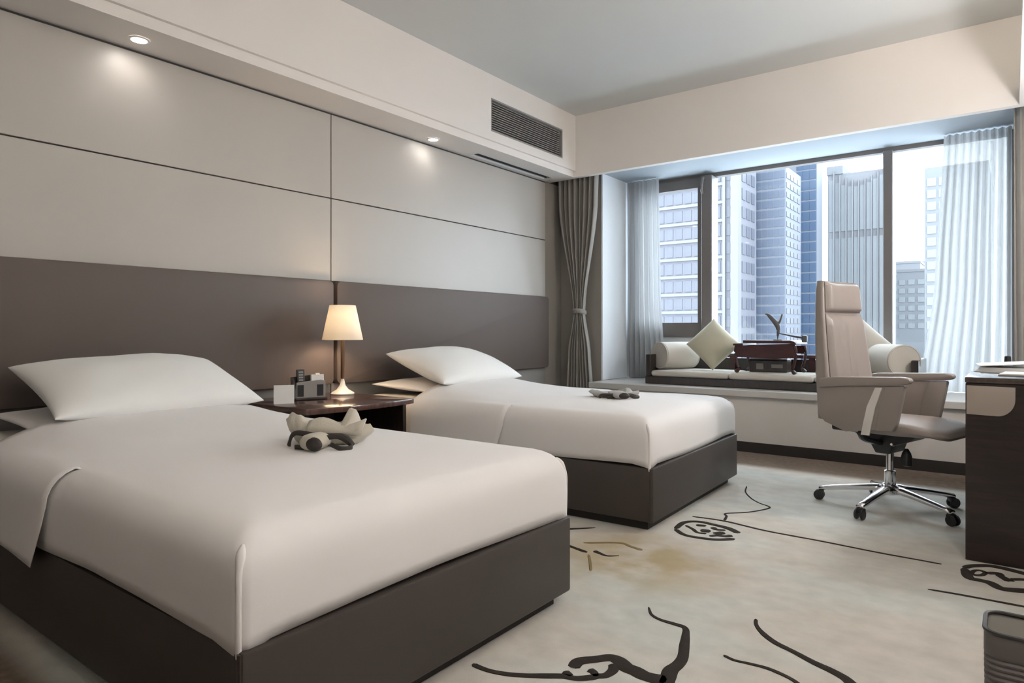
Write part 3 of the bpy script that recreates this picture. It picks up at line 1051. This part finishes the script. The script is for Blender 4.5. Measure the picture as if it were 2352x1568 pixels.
# ---------------------------------------------------------------- bedside organiser and card
CA = thing('organiser', 'dark desk organiser with angled compartments on the nightstand', 'organiser', (0.335, 2.335, 0.5505), math.radians(-22), world=False)
obj('tray', box(-0.06, 0.06, -0.09, 0.09, 0.0, 0.012, 0.003, 1), 'dark', CA)
obj('back_board', prism([(-0.09, 0.012), (0.02, 0.012), (0.02, 0.135), (-0.09, 0.125)], 'x', -0.058, -0.046), 'dark', CA)
obj('side_board', prism([(-0.058, 0.012), (0.03, 0.012), (0.01, 0.09), (-0.046, 0.125)], 'y', -0.09, -0.078), 'dark', CA)
obj('front_board', prism([(-0.078, 0.012), (0.085, 0.012), (0.085, 0.105), (0.06, 0.112), (-0.078, 0.098)], 'x', 0.02, 0.03, bev=0.002), 'grille', CA)
for yy in (-0.055, 0.055):
    obj('slot_opening', box(0.0302, 0.0325, yy - 0.018, yy + 0.018, 0.02, 0.085, 0.001, 1), 'black', CA)
obj('divider', box(-0.04, 0.019, -0.004, 0.004, 0.012, 0.10), 'dark', CA)
rc = thing('remote_control', 'black remote control standing in the bedside organiser', 'remote control', (0.327, 2.315, 0.565), math.radians(-22), world=False)
obj('body', xform(box(-0.010, 0.010, -0.022, 0.022, 0.0, 0.155, 0.004, 2), Matrix.Translation((-0.018, -0.02, 0.0)) @ Matrix.Rotation(math.radians(-5), 4, 'Y')), 'black', rc, True)
for k in range(4):
    obj('button', xform(box(0.0101, 0.012, -0.012, 0.012, 0.09 + k * 0.015, 0.099 + k * 0.015), Matrix.Translation((-0.018, -0.02, 0.0)) @ Matrix.Rotation(math.radians(-5), 4, 'Y')), 'grille', rc)
cu = thing('note_block', 'white note block standing in the bedside organiser', 'note block', (0.340, 2.355, 0.565), math.radians(-22), world=False)
obj('pages', xform(box(-0.014, 0.014, -0.036, 0.036, 0.0, 0.125, 0.001, 1), Matrix.Translation((-0.005, 0.03, 0.0)) @ Matrix.Rotation(math.radians(-8), 4, 'Y')), 'paper', cu)
obj('clip', xform(box(-0.016, 0.016, -0.012, 0.012, 0.118, 0.132, 0.002, 1), Matrix.Translation((-0.005, 0.03, 0.0)) @ Matrix.Rotation(math.radians(-8), 4, 'Y')), 'brushed', cu)
tc_ = thing('tent_card', 'small white folded card standing beside the bedside organiser', 'card', (0.41, 2.12, 0.5505), math.radians(-34), world=False)
obj('front_leaf', prism([(0.028, 0.0), (0.030, 0.0), (0.002, 0.098), (0.0, 0.098)], 'y', -0.052, 0.052), 'paper', tc_)
obj('back_leaf', prism([(-0.030, 0.0), (-0.028, 0.0), (0.0, 0.098), (-0.002, 0.098)], 'y', -0.052, 0.052), 'paper', tc_)

# ---------------------------------------------------------------- daybed on the window ledge
db = thing('daybed', 'low dark wooden daybed with cream seat pads on the window ledge', 'daybed', (2.0, 5.66, 0.481))
obj('platform', box(0.975, 3.03, 5.36, 5.92, 0.482, 0.545, 0.004, 1), 'dark', db)
for xx in (0.975, 2.985):
    obj('arm', box(xx, xx + 0.045, 5.37, 5.92, 0.5455, 0.735, 0.005, 1), 'dark', db)
obj('back_rail', box(1.021, 2.984, 5.885, 5.915, 0.71, 0.74, 0.004, 1), 'redwood', db)
for k in range(9):
    xx = 1.10 + k * 0.22
    obj('back_slat', box(xx, xx + 0.05, 5.89, 5.91, 0.5455, 0.7095), 'redwood', db)
obj('back_board', box(1.021, 2.984, 5.9105, 5.9195, 0.5455, 0.70), 'dark', db)
for (xa, xb) in ((1.024, 1.700), (1.706, 2.350), (2.356, 2.981)):
    obj('seat_pad', puff_pad(xa, xb, 5.365, 5.885, 0.5455, 0.598, 0.022, 0.006, 0.02), 'cush', db, 'all')


def bolster(x, y, z, r, L, rot, label):
    t = thing('bolster', label, 'bolster', (x, y, z), rot, 'daybed bolsters', world=False)
    prof = [(0.002, -L / 2 + .004), (r * 0.5, -L / 2), (r * 0.9, -L / 2 + 0.002), (r, -L / 2 + 0.015), (r * 1.01, -L / 4), (r * 1.015, 0), (r * 1.01, L / 4), (r, L / 2 - 0.015), (r * 0.9, L / 2 - 0.002), (r * 0.5, L / 2), (0.002, L / 2 - .004)]
    bm = xform(lathe(prof, 32), Matrix.Translation((0, 0, r * 1.015)) @ Matrix.Rotation(math.pi / 2, 4, 'X'))
    c = obj('cover', bm, 'cush', t, True)
    for s in (-1, 1):
        ring = [(r * 0.955 * math.cos(2 * math.pi * k / 28), s * (L / 2 - 0.004), r * 1.015 + r * 0.955 * math.sin(2 * math.pi * k / 28)) for k in range(28)]
        obj('piping', tube(ring, 0.005, 6, 1, (0, 1, 0), closed=True), 'cush', c, True)
    return t


bolster(1.145, 5.62, 0.605, 0.118, 0.36, math.radians(-28), 'round cream bolster at the left end of the daybed')
bolster(2.845, 5.565, 0.605, 0.118, 0.34, math.radians(35), 'round cream bolster at the right end of the daybed')


def diamond(name, label, half, loc, tilt, face, m, seed):
    bm = pillow_bm(half, half, 0.085, 0.025, seed=seed, n=20)
    mt = Matrix.Rotation(face, 4, 'Z') @ Matrix.Rotation(math.radians(90) - tilt, 4, 'X') @ Matrix.Rotation(math.radians(45), 4, 'Z')
    xform(bm, mt)
    o = obj(name, bm, m, None, 'all')
    o.location = loc
    tag(o, label, 'cushion', 'square throw cushions on the daybed')
    return o


diamond('throw_cushion', 'sage cream throw cushion standing on its corner beside the left bolster', 0.163, (1.475, 5.66, 0.825), math.radians(14), math.radians(14), 'cush2', 3)
diamond('throw_cushion', 'pale cream throw cushion standing on its corner behind the desk chair', 0.163, (2.60, 5.79, 0.825), math.radians(14), math.radians(8), 'cush', 6)
bm = pillow_bm(0.15, 0.125, 0.06, 0.04, seed=8)
xform(bm, Matrix.Rotation(math.radians(78), 4, 'X'))
o = obj('throw_cushion', bm, 'cush', None, 'all')
o.location = (2.47, 5.60, 0.725)
tag(o, 'rectangular cream cushion standing upright half hidden by the desk chair', 'cushion')

# low table on the daybed
kt = thing('low_table', 'small red-brown lacquered table standing on the daybed', 'table', (1.96, 5.62, 0.603))
pr = [(1.725, 0.795), (1.735, 0.83), (1.80, 0.838), (1.80, 0.862), (2.17, 0.862), (2.20, 0.855), (2.215, 0.83), (2.215, 0.795)]
obj('tabletop', prism([(1.80, 0.842), (2.165, 0.842), (2.205, 0.832), (2.212, 0.84), (2.195, 0.858), (2.165, 0.866), (1.80, 0.866)], 'y', 5.44, 5.80, bev=0.002), 'redwood', kt)
obj('side_leaf', prism([(1.72, 0.822), (1.80, 0.822), (1.80, 0.841), (1.72, 0.838)], 'y', 5.44, 5.80, bev=0.002), 'redwood', kt)
ap = prism([(1.735, 0.730), (1.79, 0.728), (1.87, 0.722), (2.05, 0.718), (2.12, 0.724), (2.20, 0.742), (2.20, 0.831), (2.165, 0.8415), (1.80, 0.8215), (1.735, 0.8215)], 'y', 5.455, 5.475)
obj('apron', ap, 'redwood', kt)
obj('apron', box(1.745, 2.195, 5.765, 5.785, 0.755, 0.8215), 'redwood', kt)
for (xx, sx) in ((1.745, -1), (2.19, 1)):
    for yy in (5.465, 5.775):
        p = spline([(xx, yy, 0.82), (xx + sx * 0.012, yy, 0.77), (xx + sx * 0.002, yy, 0.69), (xx - sx * 0.012, yy, 0.635), (xx + sx * 0.008, yy, 0.604)], 5)
        obj('leg', tube(p, [0.019 - 0.008 * math.sin(math.pi * i / (len(p) - 1)) for i in range(len(p))], 8), 'redwood', kt, True)
bx_ = thing('storage_box', 'dark box with small grey plates standing under the low table', 'box', (1.90, 5.66, 0.603))
obj('carcass', box(1.80, 2.10, 5.60, 5.74, 0.603, 0.70, 0.004, 1), 'dark', bx_)
obj('front_plate', box(1.86, 1.92, 5.594, 5.5995, 0.625, 0.675, 0.001, 1), 'stub', bx_)
obj('front_plate', box(1.98, 2.07, 5.594, 5.5995, 0.64, 0.67, 0.001, 1), 'stub', bx_)
obj('lid', box(1.797, 2.103, 5.597, 5.743, 0.7005, 0.712, 0.004, 1), 'dark', bx_)

# branch sculpture
bs = thing('branch_sculpture', 'dark forked branch sculpture on the low table', 'sculpture', (2.03, 5.60, 0.8665), 0, world=False)
obj('foot', lathe([(0.035, 0.0), (0.035, 0.006), (0.006, 0.01), (0.004, 0.05)], 20), 'stonefig', bs, True)
p = spline([(0.0, 0, 0.03), (0.004, 0, 0.08), (-0.004, 0, 0.12), (-0.035, -.005, 0.165), (-0.072, -.01, 0.205), (-0.092, -.012, 0.213)], 6)
obj('branch', tube(p, [0.008 + 0.013 * math.sin(math.pi * min(1, i / (len(p) - 1) * 1.1)) for i in range(len(p))], 10), 'stonefig', bs, True)
p = spline([(-0.006, 0, 0.125), (0.014, 0.003, 0.15), (0.026, 0.005, 0.185), (0.034, 0.006, 0.212)], 5)
obj('branch', tube(p, [0.012 - 0.006 * i / (len(p) - 1) for i in range(len(p))], 8), 'stonefig', bs, True)
p = spline([(0.004, 0, 0.055), (0.06, 0, 0.045), (0.13, 0, 0.03), (0.19, 0, 0.022)], 5)
arm = obj('branch', tube(p, [0.004 + 0.006 * i / (len(p) - 1) for i in range(len(p))], 8), 'stonefig', bs, True)
obj('tip_block', xform(puff_pad(-0.020, 0.020, -0.018, 0.018, -0.028, 0.026, 0.008, 0.002, 0.01), Matrix.Translation((0.205, 0, 0.012))), 'stonefig', arm, True)


# ---------------------------------------------------------------- desk chair (local: front +x, left +y)
ch = thing('desk_chair', 'taupe leather swivel desk chair with tall back and chrome star base', 'chair', (3.03, 4.02, 0.0), -0.275, world=False)
# seat
bm = puff_pad(-0.20, 0.335, -0.235, 0.235, 0.415, 0.485, 0.032, 0.014, 0.10, side=8)
for v in bm.verts:
    f = max(0, (v.co.x - 0.12) / 0.215)
    v.co.z -= 0.035 * f * f if v.co.z > 0.44 else -0.012 * f
obj('seat', bm, 'chair', ch, 'all')
# back: outer shell, trapezoid in front view
rings = []
for k in range(13):
    f = k / 12
    z = 0.47 + 0.745 * f
    hw = 0.255 - 0.055 * f ** 1.2
    if f > 0.94:
        hw -= 0.012
    xr = -0.262 - 0.030 * math.sin(math.pi * f * 0.55) - 0.012 * f
    th = 0.085 - 0.040 * f
    ring = []
    for (px, py) in rrect(xr, xr + th, -hw, hw, min(0.02, th * 0.4), 4, 4):
        bow_ = 0.018 * (1 - (py / hw) ** 2)
        ring.append((px - bow_, py, z))
    rings.append(ring)
obj('back_shell', loft(rings), 'chair', ch, 'all')
# inner back pad, with two pleats
def back_pad(z0, z1, prot, pleats, seed):
    bm = bmesh.new()
    n, m_ = 24, 16
    g = []
    for i in range(m_ + 1):
        f = i / m_
        z = z0 + (z1 - z0) * f
        fz = (z - 0.47) / 0.745
        hw = (0.255 - 0.055 * fz ** 1.2) * 0.90
        xr = -0.262 - 0.030 * math.sin(math.pi * fz * 0.55) - 0.012 * fz + 0.085 - 0.040 * fz
        row = []
        for j in range(n + 1):
            s = 2 * j / n - 1
            e = (max(0, 1 - abs(s) ** 6) * max(0, 1 - abs(2 * f - 1) ** 8)) ** 0.5
            x = xr - 0.022 * (1 - s * s) + prot * e
            if pleats:
                for c0 in (-0.42, -0.05):
                    cc = c0 + (0.16 if c0 > -0.2 else 0.10) * (1 - f)
                    x -= 0.026 * math.exp(-((s - cc) / 0.055) ** 2) * math.sin(math.pi * min(1, f * 1.05)) ** 0.7
            row.append(bm.verts.new((x, s * hw, z)))
        g.append(row)
    for a, b in zip(g[:-1], g[1:]):
        for j in range(n):
            bm.faces.new((a[j], a[j + 1], b[j + 1], b[j]))
    return bm
obj('back_pad', back_pad(0.50, 1.035, 0.045, True, 1), 'chair', ch, 'all')
obj('headrest', back_pad(1.045, 1.208, 0.040, False, 2), 'chair', ch, 'all')
# lumbar housing under the back
obj('back_bracket', box(-0.25, -0.10, -0.13, 0.13, 0.400, 0.468, 0.012, 2), 'black', ch, True)
# arms: pad on top, leather front leg, side panel, metal strip
for s in (-1, 1):
    ya, yb = s * 0.240, s * 0.288
    if ya > yb:
        ya, yb = yb, ya
    cap = [(-0.235, 0.688), (-0.17, 0.700), (0.17, 0.716), (0.205, 0.712), (0.215, 0.698), (0.205, 0.684), (0.165, 0.675), (-0.10, 0.655), (-0.235, 0.640)]
    a = obj('arm', prism(cap, 'y', ya, yb, bev=0.008), 'chair', ch, True)
    yi, yj = (ya + 0.012, yb - 0.004) if s < 0 else (ya + 0.004, yb - 0.012)
    front = [(0.095, 0.668), (0.185, 0.674), (0.172, 0.60), (0.148, 0.48), (0.13, 0.445), (0.045, 0.440), (0.062, 0.56)]
    obj('arm_front', prism(front, 'y', yi - 0.006, yj + 0.004, bev=0.010), 'chair', a, True)
    side = [(-0.235, 0.642), (-0.10, 0.657), (0.10, 0.668), (0.075, 0.58), (0.05, 0.445), (-0.10, 0.42), (-0.21, 0.46), (-0.25, 0.50)]
    obj('side_panel', prism(side, 'y', yi, yj, bev=0.004), 'chair', a, True)
    yo = yi - 0.009 if s < 0 else yj - 0.002
    st = [(0.050, 0.658), (0.084, 0.660), (0.052, 0.56), (0.022, 0.415), (-0.020, 0.415), (0.010, 0.56)]
    obj('metal_strip', prism(st, 'y', yo, yo + 0.011, bev=0.002), 'brushed', a, True)
# mechanism
mech = B()
prism([(-0.16, 0.41), (0.17, 0.412), (0.13, 0.375), (0.05, 0.345), (0.035, 0.30), (-0.035, 0.30), (-0.06, 0.345), (-0.13, 0.385)], 'y', -0.09, 0.09, bm=mech, bev=0.006)
mo = obj('mechanism', mech, 'black', ch, True)
for s in (-1, 1):
    p = spline([(-0.03, s * 0.265, 0.42), (-0.035, s * 0.22, 0.39), (-0.02, s * 0.13, 0.365), (0.0, s * 0.05, 0.35)], 6)
    obj('arm_support', tube(p, 0.016, 8), 'black', mo, True)
obj('lever', tube(spline([(0.06, -0.06, 0.365), (0.08, -0.14, 0.36), (0.10, -0.22, 0.375)], 5), 0.006, 8), 'chrome', mo, True)
obj('tension_knob', lathe([(0.012, 0.24), (0.026, 0.245), (0.026, 0.285), (0.02, 0.31), (0.008, 0.33)], 16, (0.09, -0.02, 0.0)), 'black', mo, True)
obj('gas_column', lathe([(0.024, 0.085), (0.028, 0.09), (0.028, 0.20), (0.019, 0.205), (0.019, 0.305)], 20), 'chrome', ch, True)
base_ang = [math.radians(a) + 0.275 for a in (183, 255, 327, 39, 111)]
hub = obj('hub', lathe([(0.030, 0.075), (0.045, 0.080), (0.048, 0.105), (0.036, 0.125), (0.026, 0.128)], 24), 'chrome', ch, True)
leg0 = wheel0 = fork0 = None
for a in base_ang:
    if leg0 is None:
        rings = []
        for k in range(9):
            f = k / 8
            r = 0.035 + 0.31 * f
            z = 0.108 - 0.030 * f - 0.014 * f * f
            w, t = 0.030 - 0.010 * f, 0.020 - 0.007 * f
            rings.append([(r, w * math.cos(q), z + t * math.sin(q)) for q in [2 * math.pi * i / 12 for i in range(12)]])
        leg0 = obj('base_leg', loft(rings), 'chrome', ch, 'all')
        leg0.rotation_euler = (0, 0, a)
        fk = box(0.322, 0.352, -0.022, 0.022, 0.030, 0.058, 0.008, 2)
        fork0 = obj('caster', fk, 'black', leg0, True)
        wh = B()
        for yy in (-0.021, 0.009):
            merge(wh, xform(lathe([(0.006, 0.0), (0.024, 0.001), (0.027, 0.004), (0.027, 0.009), (0.024, 0.012), (0.006, 0.013)], 20), Matrix.Translation((0.345, yy + 0.013 if yy > 0 else yy + .013, 0.0275)) @ Matrix.Rotation(math.pi / 2, 4, 'X')))
        wheel0 = obj('caster_wheel', wh, 'black', leg0, True)
    else:
        q = leg0.copy()
        COL.objects.link(q)
        q.rotation_euler = (0, 0, a)
        for src in (fork0, wheel0):
            w = src.copy()
            COL.objects.link(w)
            w.parent = q

# ---------------------------------------------------------------- desk
dk = thing('desk', 'dark walnut writing desk with rounded tan leather inset at its end', 'desk', (3.71, 3.95, 0.0))
DX0, DX1, DY0, DY1 = 3.392, 4.046, 3.30, 4.62
obj('desktop', box(DX0, DX1, DY0 - 0.002, DY1, 0.728, 0.752, 0.005, 2), 'desktop', dk, True)
obj('end_panel', box(DX0 + 0.002, DX1, DY0, DY0 + 0.045, 0.001, 0.7275, 0.003, 1), 'deskw', dk)
obj('end_panel', box(DX0 + 0.06, DX1, DY1 - 0.05, DY1 - 0.01, 0.001, 0.7275, 0.003, 1), 'deskw', dk)
obj('modesty_panel', box(DX1 - 0.06, DX1 - 0.03, DY0 + 0.046, DY1 - 0.051, 0.20, 0.7275), 'deskw', dk)
dw = obj('drawer', box(DX0 + 0.03, DX1 - 0.08, DY0 + 0.05, DY1 - 0.06, 0.62, 0.7275, 0.003, 1), 'deskw', dk)
obj('handle', tube([(DX0 + 0.028, 3.9, 0.675), (DX0 + 0.012, 3.91, 0.675), (DX0 + 0.012, 4.05, 0.675), (DX0 + 0.028, 4.06, 0.675)], 0.005, 8), 'brushed', dw, True)
ins = [(DX0 + 0.006, 0.718), (DX0 + 0.006, 0.600)]
ins += [(DX0 + 0.006 + 0.105, 0.598)]
for k in range(1, 9):
    a = math.radians(-90 + 90 * k / 8)
    ins.append((DX0 + 0.108 + 0.058 * math.cos(a), 0.668 + 0.070 * math.sin(a)))
ins.append((DX0 + 0.166, 0.716))
obj('leather_inset', prism(ins, 'y', DY0 - 0.006, DY0 - 0.0005, bev=0.0015), 'tan', dk, True)

fo = thing('folder', 'white open folder lying on the desk', 'folder', (3.55, 3.90, 0.7525))
obj('back_cover', prism([(3.405, 3.74), (3.80, 3.70), (3.82, 4.02), (3.42, 4.04)], 'z', 0.7530, 0.757), 'paper', fo)
obj('page_stack', prism([(3.425, 3.76), (3.63, 3.74), (3.64, 4.0), (3.43, 4.02)], 'z', 0.7572, 0.772), 'paper', fo)
fc = xform(box(0, 0.22, -0.15, 0.15, 0, 0.003), Matrix.Translation((3.415, 3.88, 0.778)) @ Matrix.Rotation(math.radians(5), 4, 'Z') @ Matrix.Rotation(math.radians(-4), 4, 'Y'))
obj('front_cover', fc, 'paper', fo)
bk = thing('booklet', 'thin grey booklet lying under the white folder on the desk', 'booklet', (3.70, 3.52, 0.7525))
obj('cover', prism([(3.50, 3.42), (3.80, 3.40), (3.82, 3.62), (3.52, 3.63)], 'z', 0.7530, 0.758), 'grille', bk)
obj('pages', prism([(3.505, 3.425), (3.795, 3.405), (3.812, 3.612), (3.525, 3.622)], 'z', 0.7582, 0.763), 'paper', bk)
pn = thing('pen_stand', 'small black pen stand at the back of the desk', 'pen stand', (3.52, 4.30, 0.7525), world=False)
obj('stand', box(-0.05, 0.03, -0.03, 0.03, 0.0, 0.02, 0.004, 1), 'grille', pn)
obj('pen_holder', lathe([(0.014, 0.0202), (0.016, 0.025), (0.014, 0.055), (0.010, 0.058)], 16, (0.01, 0, 0)), 'black', pn, True)

# ---------------------------------------------------------------- waste bin
wb = thing('waste_bin', 'grey ribbed waste bin with dark rim standing beside the desk', 'bin', (3.66, 1.845, 0.0), world=False)
hx, hy, zt = 0.165, 0.075, 0.285


def bin_ring(ins, z, rc=0.035):
    return [(x, y, z) for x, y in rrect(-hx + ins, hx - ins, -hy + ins, hy - ins, max(0.004, rc - ins), 5, 3)]


rings = []
for k in range(77):
    z = 0.001 + 0.0031 * k
    tp = 0.004 * (1 - z / zt)
    rings.append(bin_ring(tp + (0.0, 0.002, 0.0045, 0.002)[k % 4], z))
rings.append(bin_ring(0.001, zt - 0.004))
obj('ribbed_body', loft(rings, True, False), 'binout', wb, True)
rings = [bin_ring(0.004, zt - 0.003), bin_ring(0.010, zt - 0.06), bin_ring(0.022, 0.012), bin_ring(0.05, 0.008)]
bm = loft(rings, True, False)
bm.verts.ensure_lookup_table()
n = len(rings[0])
bm.faces.new(list(bm.verts)[-n:])
obj('liner', bm, 'binin', wb, True)
obj('rim', tube([(x, y, zt) for x, y in rrect(-hx + .003, hx - .003, -hy + .003, hy - .003, 0.033, 6, 3)], 0.005, 8, closed=True), 'rim', wb, True)

# ---------------------------------------------------------------- the city beyond the glass
CX, CZ = 3.545, 0.94
GROUND = -70.0
struct('ground', box(-700, 500, 60, 1500, GROUND - 1, GROUND), mat('hazy_street', (0.42, 0.44, 0.47), 0.9, 0.2, 0.03))
BM = {
    'lav': mat('pale_lavender_cladding', (0.095, 0.095, 0.112), 0.7, 0.05, 0.1),
    'lavw': mat('lavender_window', (0.066, 0.069, 0.086), 0.35, 0.15, 0.3),
    'wht': mat('white_cladding', (0.125, 0.125, 0.135), 0.7, 0.05, 0.1),
    'blu': mat('blue_curtain_wall_frame', (0.105, 0.115, 0.14), 0.6, 0.05, 0.1),
    'bluw': mat('blue_glass_pane', (0.06, 0.073, 0.103), 0.35, 0.2, 0.2),
    'dblu': mat('deep_blue_glass', (0.033, 0.054, 0.092), 0.35, 0.2, 0.2),
    'teal': mat('grey_teal_glass', (0.145, 0.155, 0.165), 0.35, 0.12, 0.2),
    'haze': mat('distant_cladding', (0.125, 0.13, 0.14), 0.8, 0.10, 0.05),
}


def face_grid(root, o, du, nu, nz, pw, ph, gapu, gapz, m, nm='window', depth=0.3):
    """panes on a facade: o = lower corner, du = unit vector along the face (outward normal = du rotated -90)."""
    du = Vector(du)
    nrm = Vector((du.y, -du.x, 0))
    bm = bmesh.new()
    q = [Vector((0, 0, 0)), du * pw, du * pw + Vector((0, 0, ph)), Vector((0, 0, ph))]
    loft([q, [v + nrm * depth for v in q]], bm=bm)
    me = None
    for i in range(nu):
        for k in range(nz):
            p = Vector(o) + du * (i * (pw + gapu)) + Vector((0, 0, k * (ph + gapz))) - nrm * depth * 0.4
            if me is None:
                w = obj(nm, bm, m, root)
                me = w.data
                base = Vector((0, 0, 0))
                og = org_of(root)
                for v in me.vertices:
                    v.co += og
            else:
                w = bpy.data.objects.new(nm, me)
                COL.objects.link(w)
                w.parent = root
            w.location = p - org_of(root)


def tower(name, label, x0, x1, y0, y1, top, m):
    t = thing(name, label, 'building', ((x0 + x1) / 2, (y0 + y1) / 2, GROUND))
    obj('walls', box(x0, x1, y0, y1, GROUND, top), m, t)
    return t


def kx(u, Y):
    a = (u - 1176) / 1524
    return CX + Y * (-math.sin(YAW) + math.cos(YAW) * a) / (math.cos(YAW) + math.sin(YAW) * a)


# pale block on the left, close by
Y = 180.0
x0, x1 = CX - 108.0, CX - 59.0
t = tower('apartment_tower', 'pale lavender apartment tower with white floor bands behind the left casement', x0, x1, Y, Y + 16, 95, BM['lav'])
face_grid(t, (x0 + 1.0, Y, -8.0), (1, 0, 0), 17, 15, 1.9, 3.1, 0.85, 1.9, BM['lavw'])
face_grid(t, (x1 + 0.0, Y + 3.0, -8.0), (0, 1, 0), 3, 15, 3.0, 3.1, 1.0, 1.9, BM['lavw'])
for k in range(15):
    zb = -9.2 + k * 5.0
    obj('floor_band', box(x0 - .3, x1 - 4.0, Y - 0.7, Y - 0.16, zb, zb + 0.8), BM['wht'], t)
obj('corner_pier', box(x1 - 1.8, x1 + 0.2, Y - 0.9, Y + 2.0, GROUND, 95), BM['wht'], t)
obj('corner_pier', box(x1 - 4.0, x1 - 3.3, Y - 0.9, Y - 0.16, GROUND, 95), BM['wht'], t)
# glass grid tower
Y = 200.0
x0, x1 = CX - 65.5, CX - 51.9
t = tower('office_tower', 'grey blue office tower with a fine window grid behind the large pane', x0, x1, Y, Y + 17, 48.5, BM['blu'])
face_grid(t, (x0 + 0.5, Y, -8.0), (1, 0, 0), 8, 20, 1.35, 2.1, 0.28, 0.7, BM['bluw'])
face_grid(t, (x1, Y + 0.6, -8.0), (0, 1, 0), 4, 20, 3.3, 1.5, 0.7, 1.3, BM['lavw'])
# deep blue tower
Y = 235.0
x0, x1 = CX - 57.5, CX - 51.2
t = tower('glass_tower', 'narrow deep blue glass tower beside the office tower', x0 - 6, x1, Y, Y + 8, 75, BM['blu'])
face_grid(t, (x0, Y, -10.0), (1, 0, 0), 3, 22, 1.95, 2.9, 0.12, 0.5, BM['dblu'])
# finned tower
Y = 260.0
x0, x1 = CX - 53.0, CX - 34.5
t = tower('finned_tower', 'pale grey tower with tall vertical fins and a stepped crown', x0, x1, Y, Y + 25, 57, BM['wht'])
for k in range(9):
    xa = x0 + 0.5 + k * 2.0
    obj('glass_strip', box(xa, xa + 1.45, Y - 0.25, Y + 0.1, -12, 34.0), BM['teal'], t)
    obj('glass_strip', box(xa, xa + 1.45, Y - 0.25, Y + 0.1, 36.5, 55 - 3 * math.sin(math.pi * k / 8)), BM['teal'], t)
    obj('fin', box(xa + 1.5, xa + 1.9, Y - 1.1, Y - 0.01, -14, 58 - 4 * math.sin(math.pi * k / 8)), BM['wht'], t)
obj('crown', box(x0 - 0.3, x0 + 5, Y - 0.4, Y + 25, 57.05, 60), BM['haze'], t)
# slim tower behind the right sheer
Y = 230.0
x0, x1 = CX - 20.5, CX - 5.0
t = tower('slab_tower', 'hazy slab tower half hidden by the right sheer curtain', x0, x1, Y, Y + 20, 49, BM['haze'])
face_grid(t, (x0 + 0.6, Y, -9.0), (1, 0, 0), 5, 16, 2.3, 2.4, 0.6, 1.1, BM['teal'])
# lower city
random.seed(11)
low = [(-47, 330, 16, 30, 'left'), (-36, 300, 12, 24, 'stepped'), (-30, 340, 12, 18, 'twin'), (-24, 360, 10, 14, 'flat'), (-40, 400, 12, 36, 'far')]
labs = ['hazy mid-rise block left of the low skyline', 'hazy mid-rise block with open roof in the low skyline', 'hazy low block in the middle of the low skyline', 'hazy low block at the right of the low skyline', 'hazy taller block furthest back in the low skyline']
for i, (dx, Y, w, h, nm) in enumerate(low):
    t = tower('city_block', labs[i], CX + dx, CX + dx + w, Y, Y + 18, h, BM['haze'])
    t['group'] = 'city skyline blocks'
    face_grid(t, (CX + dx + 0.6, Y, h - 22), (1, 0, 0), max(2, int(w / 3.4)), 6, 2.2, 2.0, 1.0, 1.4, BM['teal'])
    obj('parapet', box(CX + dx - .2, CX + dx + w + .2, Y - .2, Y + 18.2, h, h + 1.0), BM['wht'], t)
for i in range(6):
    Y = 150 + i * 22
    w = 14 + 3 * (i % 3)
    xs = CX - 62 + i * 9.5
    h = -14 - 5 * (i % 2) - 18 * (i < 2)
    t = tower('low_rise', 'pale low-rise roof below the window, number %s from the left' % ['one', 'two', 'three', 'four', 'five', 'six'][i], xs, xs + w, Y, Y + 14, h, BM['wht'])
    t['group'] = 'low-rise roofs'
    obj('parapet', box(xs - .2, xs + w + .2, Y - .2, Y + 14.2, h, h + 0.9), BM['haze'], t)
    obj('roof_hut', box(xs + 3, xs + 6, Y + 4, Y + 8, h + 0.9, h + 4), BM['lav'], t)
